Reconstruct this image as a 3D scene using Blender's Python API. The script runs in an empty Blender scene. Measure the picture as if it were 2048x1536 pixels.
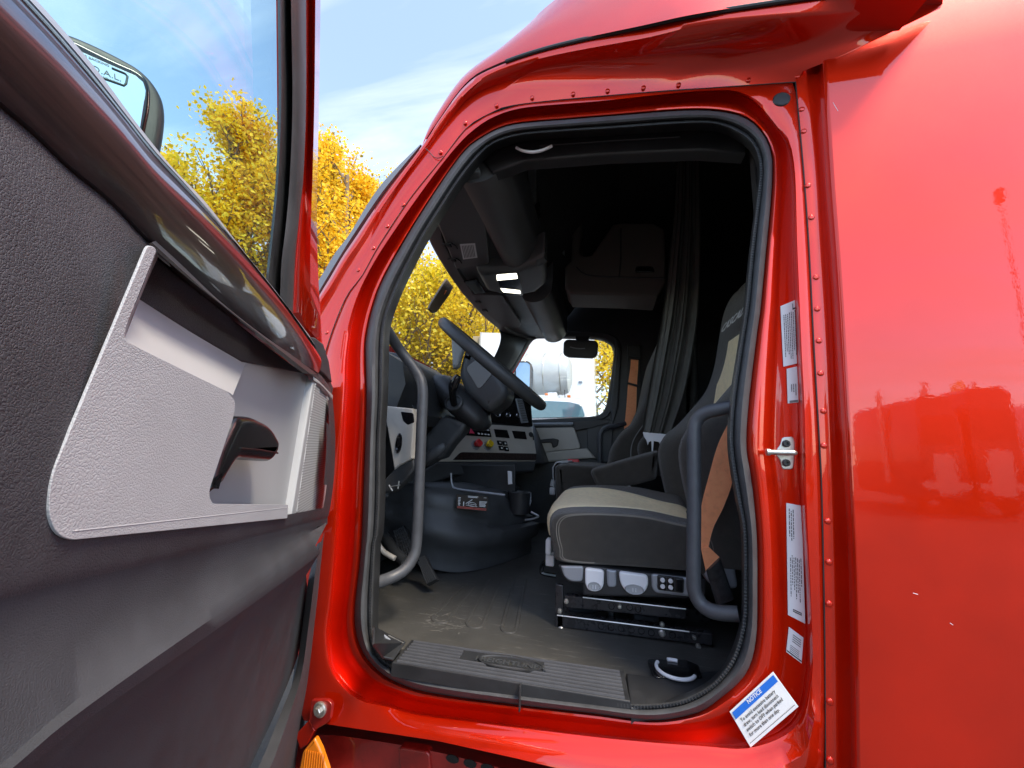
import bpy, bmesh, math, random
from mathutils import Vector, Matrix
from mathutils.geometry import tessellate_polygon
random.seed(7)
V = Vector
SC = bpy.context.scene
COL = SC.collection
rad = math.radians

# ------------------------------------------------------------------ camera
FPX = 770.0
YAW, PITCH, ROLL = rad(14), rad(9.7), rad(2)
CAM = V((0, -.93, .52))
fw = V((-math.sin(YAW)*math.cos(PITCH), math.cos(YAW)*math.cos(PITCH), math.sin(PITCH)))
_r0 = V((math.cos(YAW), math.sin(YAW), 0)); _u0 = _r0.cross(fw)
rt = _r0*math.cos(ROLL) + _u0*math.sin(ROLL); up = rt.cross(fw)
cd = bpy.data.cameras.new('camera'); cam = bpy.data.objects.new('camera', cd); COL.objects.link(cam)
cd.sensor_width = 36; cd.lens = FPX/2048*36; cd.clip_start = .02; cd.clip_end = 2000
M = Matrix((rt, up, -fw)).transposed().to_4x4(); M.translation = CAM
cam.matrix_world = M
SC.camera = cam

# ------------------------------------------------------------------ world, sun, exposure
SUN_EL, SUN_AZ = rad(57), rad(-30)     # azimuth from +X towards +Y: behind the viewer, veiled by thin cloud
w = bpy.data.worlds.new('World'); SC.world = w; w.use_nodes = True
nt = w.node_tree; nt.nodes.clear()
def wn(t, **k):
    n = nt.nodes.new(t)
    for a, b in k.items(): setattr(n, a, b)
    return n
out = wn('ShaderNodeOutputWorld'); bg = wn('ShaderNodeBackground'); sky = wn('ShaderNodeTexSky')
sky.sky_type = 'NISHITA'; sky.sun_disc = False; sky.sun_elevation = SUN_EL
sky.sun_rotation = math.pi/2 - SUN_AZ
sky.air_density = 1.0; sky.dust_density = .35; sky.ozone_density = 1.5
bg.inputs['Strength'].default_value = .112
tc = wn('ShaderNodeTexCoord'); sep = wn('ShaderNodeSeparateXYZ')
nt.links.new(tc.outputs['Generated'], sep.inputs[0])
# cirrus: project the direction on a flat ceiling and stretch noise along one way
dv = wn('ShaderNodeMath', operation='ADD'); dv.inputs[1].default_value = .12
nt.links.new(sep.outputs['Z'], dv.inputs[0])
dx = wn('ShaderNodeMath', operation='DIVIDE'); dy = wn('ShaderNodeMath', operation='DIVIDE')
nt.links.new(sep.outputs['X'], dx.inputs[0]); nt.links.new(dv.outputs[0], dx.inputs[1])
nt.links.new(sep.outputs['Y'], dy.inputs[0]); nt.links.new(dv.outputs[0], dy.inputs[1])
cmb = wn('ShaderNodeCombineXYZ'); nt.links.new(dx.outputs[0], cmb.inputs[0]); nt.links.new(dy.outputs[0], cmb.inputs[1])
mp = wn('ShaderNodeMapping'); mp.inputs['Rotation'].default_value = (0, 0, rad(-52)); mp.inputs['Scale'].default_value = (.62, 2.3, 1)
nt.links.new(cmb.outputs[0], mp.inputs[0])
nz = wn('ShaderNodeTexNoise'); nz.inputs['Scale'].default_value = 1.25; nz.inputs['Detail'].default_value = 7; nz.inputs['Roughness'].default_value = .56; nz.inputs['Distortion'].default_value = .5
nt.links.new(mp.outputs[0], nz.inputs['Vector'])
cr = wn('ShaderNodeValToRGB'); cr.color_ramp.elements[0].position = .40; cr.color_ramp.elements[1].position = .78
cr.color_ramp.elements[0].color = (.10, .10, .10, 1); cr.color_ramp.elements[1].color = (.70, .70, .70, 1)
nt.links.new(nz.outputs['Fac'], cr.inputs[0])
mx = wn('ShaderNodeMixRGB'); mx.inputs['Color2'].default_value = (4.5, 4.45, 4.6, 1)
nt.links.new(cr.outputs[0], mx.inputs['Fac']); nt.links.new(sky.outputs[0], mx.inputs['Color1'])
nt.links.new(mx.outputs[0], bg.inputs['Color']); nt.links.new(bg.outputs[0], out.inputs[0])
sd = bpy.data.lights.new('sun', 'SUN'); sun = bpy.data.objects.new('sun', sd); COL.objects.link(sun)
sd.energy = 1.5; sd.angle = rad(18); sd.color = (1, .86, .68)
sdir = V((math.cos(SUN_EL)*math.cos(SUN_AZ), math.cos(SUN_EL)*math.sin(SUN_AZ), math.sin(SUN_EL)))
sun.rotation_euler = sdir.to_track_quat('Z', 'Y').to_euler()
SC.view_settings.view_transform = 'Standard'; SC.view_settings.look = 'None'
SC.view_settings.gamma = 1; SC.view_settings.use_curve_mapping = False
SC.view_settings.exposure = 2.05

# ------------------------------------------------------------------ measuring: reference sightings on real planes
def ray(x, y): return fw + rt*((x-1024)/FPX) + up*((768-y)/FPX)
def pl(q, p, n):
    d = ray(q[0], q[1]); return CAM + d*((V(p)-CAM).dot(n)/d.dot(n))
def PY(q, Y): return pl(q, (0, Y, 0), V((0, 1, 0)))
def PX(q, X): return pl(q, (X, 0, 0), V((1, 0, 0)))
def PZ(q, Z): return pl(q, (0, 0, Z), V((0, 0, 1)))

# ------------------------------------------------------------------ materials
MATS = {}
def mat(name, col, rough=.5, metal=0, coat=0, coat_rough=.03, bump=None, spec=.5, vary=0, vscale=8, sheen=0, emit=None, trans=0, flake=0, coatbump=0, coat_ior=1.5):
    m = bpy.data.materials.new(name); m.use_nodes = True
    t = m.node_tree; b = t.nodes['Principled BSDF']
    b.inputs['Base Color'].default_value = (*col, 1); b.inputs['Roughness'].default_value = rough
    b.inputs['Metallic'].default_value = metal; b.inputs['Coat Weight'].default_value = coat
    b.inputs['Coat Roughness'].default_value = coat_rough; b.inputs['Coat IOR'].default_value = coat_ior; b.inputs['Specular IOR Level'].default_value = spec
    b.inputs['Sheen Weight'].default_value = sheen
    L = t.links.new
    co = t.nodes.new('ShaderNodeTexCoord')
    if emit: b.inputs['Emission Color'].default_value = (*emit[0], 1); b.inputs['Emission Strength'].default_value = emit[1]
    if trans: b.inputs['Transmission Weight'].default_value = trans
    if vary:
        n = t.nodes.new('ShaderNodeTexNoise'); n.inputs['Scale'].default_value = vscale; n.inputs['Detail'].default_value = 8; n.inputs['Roughness'].default_value = .65
        L(co.outputs['Object'], n.inputs['Vector'])
        mr = t.nodes.new('ShaderNodeMapRange'); mr.inputs['From Min'].default_value = .3; mr.inputs['From Max'].default_value = .7
        mr.inputs['To Min'].default_value = 1-vary; mr.inputs['To Max'].default_value = 1+vary
        L(n.outputs['Fac'], mr.inputs['Value'])
        mu = t.nodes.new('ShaderNodeVectorMath'); mu.operation = 'SCALE'; mu.inputs[0].default_value = col
        L(mr.outputs[0], mu.inputs['Scale']); L(mu.outputs[0], b.inputs['Base Color'])
        m2 = t.nodes.new('ShaderNodeMapRange'); m2.inputs['From Min'].default_value = .3; m2.inputs['From Max'].default_value = .7
        m2.inputs['To Min'].default_value = max(.05, rough-.08); m2.inputs['To Max'].default_value = min(1, rough+.1)
        L(n.outputs['Fac'], m2.inputs['Value']); L(m2.outputs[0], b.inputs['Roughness'])
    if bump:
        kind, sc, st, dist = bump
        if kind == 'leather':
            v = t.nodes.new('ShaderNodeTexVoronoi'); v.feature = 'DISTANCE_TO_EDGE'; v.inputs['Scale'].default_value = sc
            dn = t.nodes.new('ShaderNodeTexNoise'); dn.inputs['Scale'].default_value = sc*.35; dn.inputs['Detail'].default_value = 3
            L(co.outputs['Object'], dn.inputs['Vector'])
            ad = t.nodes.new('ShaderNodeVectorMath'); ad.operation = 'MULTIPLY_ADD'; ad.inputs[1].default_value = (2.2/sc,)*3
            L(dn.outputs['Color'], ad.inputs[0]); L(co.outputs['Object'], ad.inputs[2]); L(ad.outputs[0], v.inputs['Vector'])
            rp = t.nodes.new('ShaderNodeMapRange'); rp.inputs['From Max'].default_value = .22; rp.interpolation_type = 'SMOOTHSTEP'
            L(v.outputs['Distance'], rp.inputs['Value'])
            n3 = t.nodes.new('ShaderNodeTexNoise'); n3.inputs['Scale'].default_value = sc*.12; n3.inputs['Detail'].default_value = 5
            L(co.outputs['Object'], n3.inputs['Vector'])
            sm = t.nodes.new('ShaderNodeMath'); sm.operation = 'MULTIPLY_ADD'; sm.inputs[1].default_value = 1.2
            L(n3.outputs['Fac'], sm.inputs[0]); L(rp.outputs[0], sm.inputs[2]); src = sm.outputs[0]
        elif kind == 'weave':
            a = t.nodes.new('ShaderNodeTexWave'); a.inputs['Scale'].default_value = sc; a.inputs['Distortion'].default_value = 2; a.bands_direction = 'DIAGONAL'
            n3 = t.nodes.new('ShaderNodeTexNoise'); n3.inputs['Scale'].default_value = sc*3; n3.inputs['Detail'].default_value = 4
            L(co.outputs['Object'], a.inputs['Vector']); L(co.outputs['Object'], n3.inputs['Vector'])
            sm = t.nodes.new('ShaderNodeMath'); sm.operation = 'ADD'
            L(a.outputs['Fac'], sm.inputs[0]); L(n3.outputs['Fac'], sm.inputs[1]); src = sm.outputs[0]
        else:
            n3 = t.nodes.new('ShaderNodeTexNoise'); n3.inputs['Scale'].default_value = sc; n3.inputs['Detail'].default_value = 4; n3.inputs['Roughness'].default_value = .6
            L(co.outputs['Object'], n3.inputs['Vector']); src = n3.outputs['Fac']
        bp = t.nodes.new('ShaderNodeBump'); bp.inputs['Strength'].default_value = st; bp.inputs['Distance'].default_value = dist
        L(src, bp.inputs['Height']); L(bp.outputs[0], b.inputs['Normal'])
        if coatbump: L(bp.outputs[0], b.inputs['Coat Normal'])
    if flake:
        v = t.nodes.new('ShaderNodeTexVoronoi'); v.inputs['Scale'].default_value = flake
        L(co.outputs['Object'], v.inputs['Vector'])
        sb = t.nodes.new('ShaderNodeVectorMath'); sb.operation = 'SUBTRACT'; sb.inputs[1].default_value = (.5,)*3
        L(v.outputs['Color'], sb.inputs[0])
        sc_ = t.nodes.new('ShaderNodeVectorMath'); sc_.operation = 'SCALE'; sc_.inputs['Scale'].default_value = .10
        L(sb.outputs[0], sc_.inputs[0])
        ge = t.nodes.new('ShaderNodeNewGeometry')
        ad = t.nodes.new('ShaderNodeVectorMath'); L(ge.outputs['Normal'], ad.inputs[0]); L(sc_.outputs[0], ad.inputs[1])
        no = t.nodes.new('ShaderNodeVectorMath'); no.operation = 'NORMALIZE'; L(ad.outputs[0], no.inputs[0])
        L(no.outputs[0], b.inputs['Normal'])
        # faint orange peel in the clear coat
        n4 = t.nodes.new('ShaderNodeTexNoise'); n4.inputs['Scale'].default_value = 140; n4.inputs['Detail'].default_value = 2
        L(co.outputs['Object'], n4.inputs['Vector'])
        b4 = t.nodes.new('ShaderNodeBump'); b4.inputs['Strength'].default_value = .014; b4.inputs['Distance'].default_value = .002
        L(n4.outputs['Fac'], b4.inputs['Height']); L(b4.outputs[0], b.inputs['Coat Normal'])
    MATS[name] = m
    return m

RED = mat('red metallic paint', (.62, .018, .0015), .40, .74, 1, .015, spec=.06, flake=2600, coat_ior=1.6, vary=.06, vscale=3)
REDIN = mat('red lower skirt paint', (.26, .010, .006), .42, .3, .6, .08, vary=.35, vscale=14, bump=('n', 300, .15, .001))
SEALM = mat('grey black weather seal', (.052, .054, .057), .5, vary=.2, vscale=30, bump=('n', 160, .2, .002))
RUB = mat('black rubber seal', (.022, .023, .025), .46, vary=.3, vscale=30, bump=('n', 160, .25, .002))
BLK = mat('black plastic', (.020, .021, .023), .48, bump=('n', 900, .35, .0006), vary=.25, vscale=18)
DGR = mat('dark grey plastic', (.040, .043, .046), .5, bump=('n', 1100, .5, .0006), vary=.2, vscale=16)
TRIM = mat('dark leather grain trim', (.044, .044, .051), .52, spec=.4, bump=('leather', 600, .5, .0008), vary=.18, vscale=14)
TRIML = mat('dark fine grain trim', (.052, .055, .063), .62, spec=.3, bump=('n', 1100, .9, .0008), vary=.18, vscale=14)
LGR = mat('light grey grain trim', (.37, .385, .405), .52, bump=('leather', 520, .35, .0006), vary=.05, vscale=10)
LGRS = mat('light grey smooth plastic', (.37, .38, .39), .5, bump=('n', 1500, .25, .0004), vary=.05)
PEDG = mat('grey plastic', (.48, .45, .40), .5, bump=('n', 1200, .3, .0004), vary=.06)
GLOSS = mat('gloss black', (.008, .008, .009), .12, vary=0)
BMET = mat('black painted steel', (.022, .022, .024), .28, bump=('n', 400, .2, .0005), vary=.3, vscale=40)
STEEL = mat('zinc steel', (.55, .54, .50), .36, .9, vary=.15, vscale=60)
CHROME = mat('bright metal', (.7, .7, .7), .18, 1)
TUBE = mat('grey coated tube', (.060, .064, .072), .42, bump=('n', 700, .5, .0008), vary=.15, vscale=40)
FAB = mat('charcoal seat fabric', (.050, .043, .034), .9, bump=('weave', 420, .8, .0012), vary=.22, vscale=40, sheen=.35, spec=.2)
CREAM = mat('cream seat fabric', (.90, .75, .47), .9, bump=('weave', 420, .6, .001), vary=.1, vscale=60, sheen=.2, spec=.2)
BELT = mat('orange seat belt webbing', (1.0, .40, .19), .75, bump=('weave', 300, .5, .0006), vary=.12, vscale=60, spec=.25)
CLOTH = mat('grey curtain cloth', (.12, .12, .108), .9, bump=('weave', 300, .5, .001), vary=.12, vscale=12, spec=.2)
WHT = mat('white plastic', (.74, .75, .77), .4)
SILV = mat('silver plastic', (.30, .32, .35), .4, .3)
LAB = mat('white label film', (.70, .72, .73), .45, vary=.04, vscale=40)
INK = mat('label ink', (.045, .047, .05), .6)
BLUE = mat('blue label ink', (.01, .13, .55), .5)
REDP = mat('red plastic', (.62, .02, .025), .4)
YELP = mat('yellow plastic', (.80, .55, .01), .4)
AMB = mat('amber lens', (.62, .17, .008), .2, coat=.6)
GREYM = mat('windshield trim', (.16, .165, .17), .38, .4)
OVH = mat('overhead dark grey plastic', (.085, .089, .092), .48, bump=('n', 1100, .5, .0006), vary=.15, vscale=10)  # dark grey plastic lightened in colour to make up for weak overhead fill light
HBLK = mat('satin black handle', (.007, .007, .008), .24, bump=('n', 900, .15, .0004))
LENS = mat('clear lamp lens', (.72, .70, .58), .22, coat=.5)

# wood
def wood():
    m = mat('dark gloss wood', (.03, .012, .010), .30, 0, 1, .035)
    t = m.node_tree; L = t.links.new; b = t.nodes['Principled BSDF']
    co = t.nodes.new('ShaderNodeTexCoord'); mp = t.nodes.new('ShaderNodeMapping'); ms = t.nodes.new('ShaderNodeMapping')
    mp.inputs['Rotation'].default_value = (0, rad(4), rad(60)); ms.inputs['Scale'].default_value = (3, 90, 90)
    n = t.nodes.new('ShaderNodeTexNoise'); n.inputs['Scale'].default_value = 1.2; n.inputs['Detail'].default_value = 8; n.inputs['Roughness'].default_value = .6; n.inputs['Distortion'].default_value = .3
    r = t.nodes.new('ShaderNodeValToRGB'); r.color_ramp.elements[0].position = .36; r.color_ramp.elements[1].position = .70
    r.color_ramp.elements[0].color = (.008, .005, .006, 1); r.color_ramp.elements[1].color = (.052, .031, .028, 1)
    L(co.outputs['Object'], mp.inputs[0]); L(mp.outputs[0], ms.inputs[0]); L(ms.outputs[0], n.inputs['Vector']); L(n.outputs['Fac'], r.inputs[0]); L(r.outputs[0], b.inputs['Base Color'])
    return m
WOOD = wood()

def glass(name, tint, refl=.08):
    m = bpy.data.materials.new(name); m.use_nodes = True; t = m.node_tree; t.nodes.clear(); L = t.links.new
    o = t.nodes.new('ShaderNodeOutputMaterial'); mixn = t.nodes.new('ShaderNodeMixShader')
    tr = t.nodes.new('ShaderNodeBsdfTransparent'); tr.inputs[0].default_value = (*tint, 1)
    gl = t.nodes.new('ShaderNodeBsdfGlossy'); gl.inputs['Roughness'].default_value = .01
    fr = t.nodes.new('ShaderNodeLayerWeight'); fr.inputs['Blend'].default_value = .5
    pw_ = t.nodes.new('ShaderNodeMath'); pw_.operation = 'POWER'; pw_.inputs[1].default_value = 5; L(fr.outputs['Facing'], pw_.inputs[0])
    mr = t.nodes.new('ShaderNodeMath'); mr.operation = 'MULTIPLY_ADD'; mr.inputs[1].default_value = .6; mr.inputs[2].default_value = refl
    L(pw_.outputs[0], mr.inputs[0]); L(mr.outputs[0], mixn.inputs[0]); L(tr.outputs[0], mixn.inputs[1]); L(gl.outputs[0], mixn.inputs[2]); L(mixn.outputs[0], o.inputs[0])
    return m
GLASS = glass('clear glass', (.95, .97, .96), .03)
TEAL = glass('tinted door glass', (.84, .96, .96), .03)

def floor_mat():
    m = mat('worn floor mat', (.07, .066, .056), .62, bump=('n', 900, .6, .001))
    t = m.node_tree; L = t.links.new; b = t.nodes['Principled BSDF']
    co = t.nodes.new('ShaderNodeTexCoord')
    n = t.nodes.new('ShaderNodeTexNoise'); n.inputs['Scale'].default_value = 6; n.inputs['Detail'].default_value = 9; n.inputs['Roughness'].default_value = .7
    mp = t.nodes.new('ShaderNodeMapping'); mp.inputs['Scale'].default_value = (3, 26, 1); mp.inputs['Rotation'].default_value = (0, 0, rad(20))
    n2 = t.nodes.new('ShaderNodeTexNoise'); n2.inputs['Scale'].default_value = 3; n2.inputs['Detail'].default_value = 10; n2.inputs['Roughness'].default_value = .75
    L(co.outputs['Object'], n.inputs['Vector']); L(co.outputs['Object'], mp.inputs[0]); L(mp.outputs[0], n2.inputs['Vector'])
    r = t.nodes.new('ShaderNodeValToRGB'); r.color_ramp.elements[0].position = .3; r.color_ramp.elements[1].position = .75
    r.color_ramp.elements[0].color = (.038, .038, .035, 1); r.color_ramp.elements[1].color = (.070, .068, .062, 1)
    L(n.outputs['Fac'], r.inputs[0])
    r2 = t.nodes.new('ShaderNodeValToRGB'); r2.color_ramp.elements[0].position = .57; r2.color_ramp.elements[1].position = .82
    r2.color_ramp.elements[0].color = (0, 0, 0, 1); r2.color_ramp.elements[1].color = (.7, .7, .7, 1)
    L(n2.outputs['Fac'], r2.inputs[0])
    mx = t.nodes.new('ShaderNodeMixRGB'); mx.inputs['Color2'].default_value = (.36, .35, .32, 1)
    L(r2.outputs[0], mx.inputs['Fac']); L(r.outputs[0], mx.inputs['Color1']); L(mx.outputs[0], b.inputs['Base Color'])
    return m
FLOOR = floor_mat()

# ------------------------------------------------------------------ building helpers
ROOT_LOC = V((0, 1, -1.15))
def tag(o, label=None, cat=None, group=None, kind=None):
    if label: o['label'] = label
    if cat: o['category'] = cat
    if group: o['group'] = group
    if kind: o['kind'] = kind
    return o
def thing(name, loc, label, cat, group=None):
    o = bpy.data.objects.new(name, None); COL.objects.link(o); o.location = loc; o.empty_display_size = .3
    return tag(o, label, cat, group)
def put(o, parent):
    """parent while keeping world coordinates (parents are never rotated)"""
    if parent is not None:
        o.parent = parent
        loc = V((0, 0, 0)); p = parent
        if p.parent is None: loc = V(p.location)
        else: loc = V(p.location) if p.get('abs') else V((0, 0, 0))
        o.matrix_parent_inverse = Matrix.Translation(-loc)
    return o
def obj(name, verts, faces, m, parent=None, smooth=True, ang=38, fm=None, label=None):
    me = bpy.data.meshes.new(name); me.from_pydata([tuple(v) for v in verts], [], faces)
    ms = m if isinstance(m, (list, tuple)) else [m]
    for x in ms: me.materials.append(x)
    if fm: me.polygons.foreach_set('material_index', fm)
    bm = bmesh.new(); bm.from_mesh(me); bmesh.ops.remove_doubles(bm, verts=bm.verts, dist=1e-6); bmesh.ops.recalc_face_normals(bm, faces=bm.faces); bm.to_mesh(me); bm.free()
    if smooth:
        me.polygons.foreach_set('use_smooth', [True]*len(me.polygons)); me.set_sharp_from_angle(angle=rad(ang))
    o = bpy.data.objects.new(name, me); COL.objects.link(o); put(o, parent)
    if label: o['label'] = label
    return o
class MB:
    def __init__(s): s.v = []; s.f = []; s.m = []
    def add(s, g, mi=0):
        v, f = g; s.p = getattr(s, 'p', []); s.p.append(g); k = len(s.v); s.v += [V(a) for a in v]; s.f += [[i+k for i in q] for q in f]; s.m += [mi]*len(f); return s
    def build(s, name, m, parent=None, **k):
        return obj(name, s.v, s.f, m, parent, fm=s.m, **k)

def each(mb, name, m, parent, **k):
    return [obj(name, v, f, m, parent, **k) for v, f in mb.p]

def catmull(P, closed=False, n=8):
    P = [V(p) for p in P]; N = len(P); R = []
    rng = N if closed else N-1
    for i in range(rng):
        if closed: a, b, c, d = P[i-1], P[i], P[(i+1) % N], P[(i+2) % N]
        else: a, b, c, d = P[max(i-1, 0)], P[i], P[i+1], P[min(i+2, N-1)]
        for k in range(n):
            t = k/n
            R.append(.5*((2*b)+(-a+c)*t+(2*a-5*b+4*c-d)*t*t+(-a+3*b-3*c+d)*t**3))
    if not closed: R.append(P[-1])
    return R
def resample(P, n, closed=False):
    Q = list(P)+([P[0]] if closed else [])
    L = [0]
    for i in range(1, len(Q)): L.append(L[-1]+(Q[i]-Q[i-1]).length)
    R = []; j = 0; tot = L[-1]
    for k in range(n):
        s = tot*k/(n if closed else n-1)
        while j < len(Q)-2 and L[j+1] < s: j += 1
        d = L[j+1]-L[j]; R.append(Q[j].lerp(Q[j+1], (s-L[j])/d if d > 1e-9 else 0))
    return R
def loft(loops, closed=False, caps=False):
    v = []; f = []; n = len(loops[0])
    for l in loops: v += [V(p) for p in l]
    for a in range(len(loops)-1):
        for i in range(n if closed else n-1):
            j = (i+1) % n
            f.append([a*n+i, a*n+j, (a+1)*n+j, (a+1)*n+i])
    if caps and closed:
        f.append(list(range(n))); f.append([(len(loops)-1)*n+i for i in range(n)][::-1])
    return v, f
def tube(P, r, n=10, closed=False, caps=True, flat=None):
    """sweep; r number or list; flat=(vector,scale) squashes the section along vector"""
    P = [V(p) for p in P]; N = len(P); loops = []; prev = None
    for i, p in enumerate(P):
        if closed: t = P[(i+1) % N]-P[i-1]
        else: t = P[min(i+1, N-1)]-P[max(i-1, 0)]
        t.normalize()
        if prev is None:
            a = V((0, 0, 1)) if abs(t.z) < .9 else V((1, 0, 0)); x = t.cross(a).normalized()
        else: x = (prev-t*prev.dot(t)).normalized()
        prev = x; y = t.cross(x); rr = r[i] if isinstance(r, (list, tuple)) else r
        lp = []
        for k in range(n):
            d = x*math.cos(2*math.pi*k/n)*rr+y*math.sin(2*math.pi*k/n)*rr
            if flat: fv = V(flat[0]).normalized(); d = d-fv*d.dot(fv)*(1-flat[1])
            lp.append(p+d)
        loops.append(lp)
    if closed: loops.append(loops[0])
    return loft(loops, True, caps and not closed)
def box(c, s, bev=0, rot=None, ax=None):
    """box centre c, full sizes s; ax = (x,y,z) axis triple; bev chamfer with 2 segments"""
    bm = bmesh.new(); bmesh.ops.create_cube(bm, size=1)
    for v in bm.verts: v.co = V((v.co.x*s[0], v.co.y*s[1], v.co.z*s[2]))
    if bev: bmesh.ops.bevel(bm, geom=bm.edges[:], offset=bev, segments=3, profile=.5, affect='EDGES')
    R = Matrix.Identity(3)
    if ax: R = Matrix((V(ax[0]).normalized(), V(ax[1]).normalized(), V(ax[2]).normalized())).transposed()
    if rot: R = rot
    v = [R @ x.co+V(c) for x in bm.verts]; f = [[q.index for q in p.verts] for p in bm.faces]; bm.free(); return v, f
def frame(n, upv=(0, 0, 1)):
    n = V(n).normalized(); x = V(upv).cross(n).normalized(); return x, n.cross(x), n
def disc(c, n, prof, seg=24, sx=1, sy=1, upv=(0, 0, 1)):
    """lathe: prof list of (radius, height) around normal n"""
    x, y, z = frame(n, upv); loops = []
    for r, h in prof:
        loops.append([V(c)+x*(math.cos(2*math.pi*k/seg)*r*sx)+y*(math.sin(2*math.pi*k/seg)*r*sy)+z*h for k in range(seg)])
    return loft(loops, True, True)
def rnd(P, r, n=6):
    """round polygon corners; r distance or list"""
    P = [V((p[0], p[1], p[2] if len(p) > 2 else 0)) for p in P]; N = len(P); R = []
    for i in range(N):
        rr = r[i] if isinstance(r, (list, tuple)) else r
        a, b, c = P[i-1], P[i], P[(i+1) % N]
        if rr <= 0: R.append(b); continue
        d1 = (a-b); d2 = (c-b); l = min(rr, d1.length*.48, d2.length*.48); s = b+d1.normalized()*l; e = b+d2.normalized()*l
        for k in range(n+1):
            t = k/n; R.append(s*(1-t)**2+b*2*t*(1-t)+e*t*t)
    return R
def slab(P, nrm, th, bev=.003, back=True, seg=3, dome=0):
    """thick plate: outline P (3-D, on its front plane), normal towards the viewer"""
    nrm = V(nrm).normalized(); P = [V(p) for p in P]
    Q = [P[0]]
    for p in P[1:]:
        if (p-Q[-1]).length > 1e-5: Q.append(p)
    if (Q[0]-Q[-1]).length < 1e-5: Q.pop()
    P = Q; N = len(P)
    x, y, z = frame(nrm, (0, 0, 1) if abs(nrm.z) < .9 else (0, 1, 0))
    o = P[0]; A = sum(((P[i]-o).dot(x)*(P[(i+1) % N]-o).dot(y)-(P[(i+1) % N]-o).dot(x)*(P[i]-o).dot(y)) for i in range(N))
    if A < 0: P = P[::-1]
    ins = []
    for i in range(N):
        e1 = P[i]-P[i-1]; e2 = P[(i+1) % N]-P[i]
        e1 -= z*e1.dot(z); e2 -= z*e2.dot(z)
        n1 = z.cross(e1).normalized(); n2 = z.cross(e2).normalized(); b = n1+n2
        l = b.length
        if l < 1e-4: b = n1
        else: b = b/l; b = b/max(.5, b.dot(n1))
        ins.append(b)
    loops = [[p-z*th for p in P], [p-z*bev for p in P]]
    for k in range(1, seg+1):
        a = math.pi/2*k/seg
        loops.append([P[i]+ins[i]*(bev*(1-math.cos(a)))-z*(bev*(1-math.sin(a))) for i in range(N)])
    loops.append([P[i]+ins[i]*(bev*1.35)+z*dome*.0 for i in range(N)])
    v, f = loft(loops, True)
    k0 = (len(loops)-1)*N
    for t in tessellate_polygon([[V((q.dot(x), q.dot(y), 0)) for q in loops[-1]]]): f.append([k0+i for i in t])
    if back:
        for t in tessellate_polygon([[V((q.dot(x), q.dot(y), 0)) for q in loops[0]]]): f.append(list(t)[::-1])
    return v, f
def text_mesh(txt, size, org, xa, ya, bold=False, align='LEFT', ext=0, space=1.0, shear=0):
    c = bpy.data.curves.new('t', 'FONT'); c.body = txt; c.size = size; c.align_x = align; c.extrude = ext; c.space_line = space; c.shear = shear; c.resolution_u = 2
    if bold: c.offset = size*.022
    o = bpy.data.objects.new('t', c); COL.objects.link(o)
    dg = bpy.context.evaluated_depsgraph_get(); me = bpy.data.meshes.new_from_object(o.evaluated_get(dg))
    xa = V(xa).normalized(); ya = V(ya).normalized(); za = xa.cross(ya)
    v = [V(org)+xa*q.co.x+ya*q.co.y+za*q.co.z for q in me.vertices]; f = [list(p.vertices) for p in me.polygons]
    bpy.data.objects.remove(o); bpy.data.curves.remove(c); bpy.data.meshes.remove(me)
    return v, f
def grid_surface(fn, nu, nv):
    v = [V(fn(i/(nu-1), j/(nv-1))) for j in range(nv) for i in range(nu)]
    f = [[j*nu+i, j*nu+i+1, (j+1)*nu+i+1, (j+1)*nu+i] for j in range(nv-1) for i in range(nu-1)]
    return v, f
def copies(name, src, spots, parent):
    """spots: list of (location, Euler/None); src is used first"""
    for k, (loc, R) in enumerate(spots):
        o = src if k == 0 else src.copy()
        if k: COL.objects.link(o)
        o.parent = parent
        o.matrix_parent_inverse = Matrix.Translation(-ROOT_LOC) if parent.parent is None else Matrix.Identity(4)
        o.location = loc
        if R: o.rotation_euler = R

# ================================================================== the truck: outer shell
truck = thing('semi_truck', ROOT_LOC, 'red semi truck with sleeper seen close up, driver door wide open', 'truck')

S_IN = [(745,1250),(751,1087),(755,1080),(760,995),(761,878),(766,790),(768,715),(771,652),(787,600),(810,548),(845,480),(877,428),(924,356),(970,301),(999,283),(1043,271),(1120,264),(1219,258),(1388,247),(1440,251),(1480,269),(1505,290),(1517,320),(1519,350),(1513,402),(1500,506),(1490,610),(1481,669),(1462,793),(1457,874),(1463,939),(1474,1000),(1485,1060),(1487,1174),(1484,1244),(1463,1314),(1428,1363),(1385,1390),(1342,1404),(1264,1408),(1150,1394),(1037,1377),(900,1355),(803,1337),(772,1322),(752,1298)]
S_OUT = [(709,1228),(722,1100),(728,950),(733,800),(731,700),(735,660),(745,617),(762,568),(798,500),(854,408),(921,311),(960,277),(1021,250),(1132,239),(1219,232),(1362,221),(1440,223),(1493,237),(1526,267),(1543,306),(1545,350),(1542,402),(1532,506),(1521,620),(1514,669),(1498,803),(1493,890),(1501,946),(1508,1000),(1514,1080),(1515,1174),(1512,1279),(1491,1349),(1435,1401),(1390,1427),(1303,1441),(1186,1427),(1037,1410),(873,1388),(803,1369),(756,1341),(721,1295)]
C_L = [(660,1200),(672,1050),(680,900),(688,780),(690,720),(700,650),(715,597),(735,550),(768,494),(827,408),(890,322),(937,270),(985,236),(1050,216),(1200,203),(1407,182),(1490,190),(1552,250),(1585,320),(1592,500),(1600,700),(1606,825),(1609,1000),(1619,1209),(1621,1349),(1595,1450),(1505,1495),(1400,1492),(1225,1478),(1030,1455),(840,1432),(775,1414),(720,1401),(683,1371),(659,1331),(652,1266)]
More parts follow.
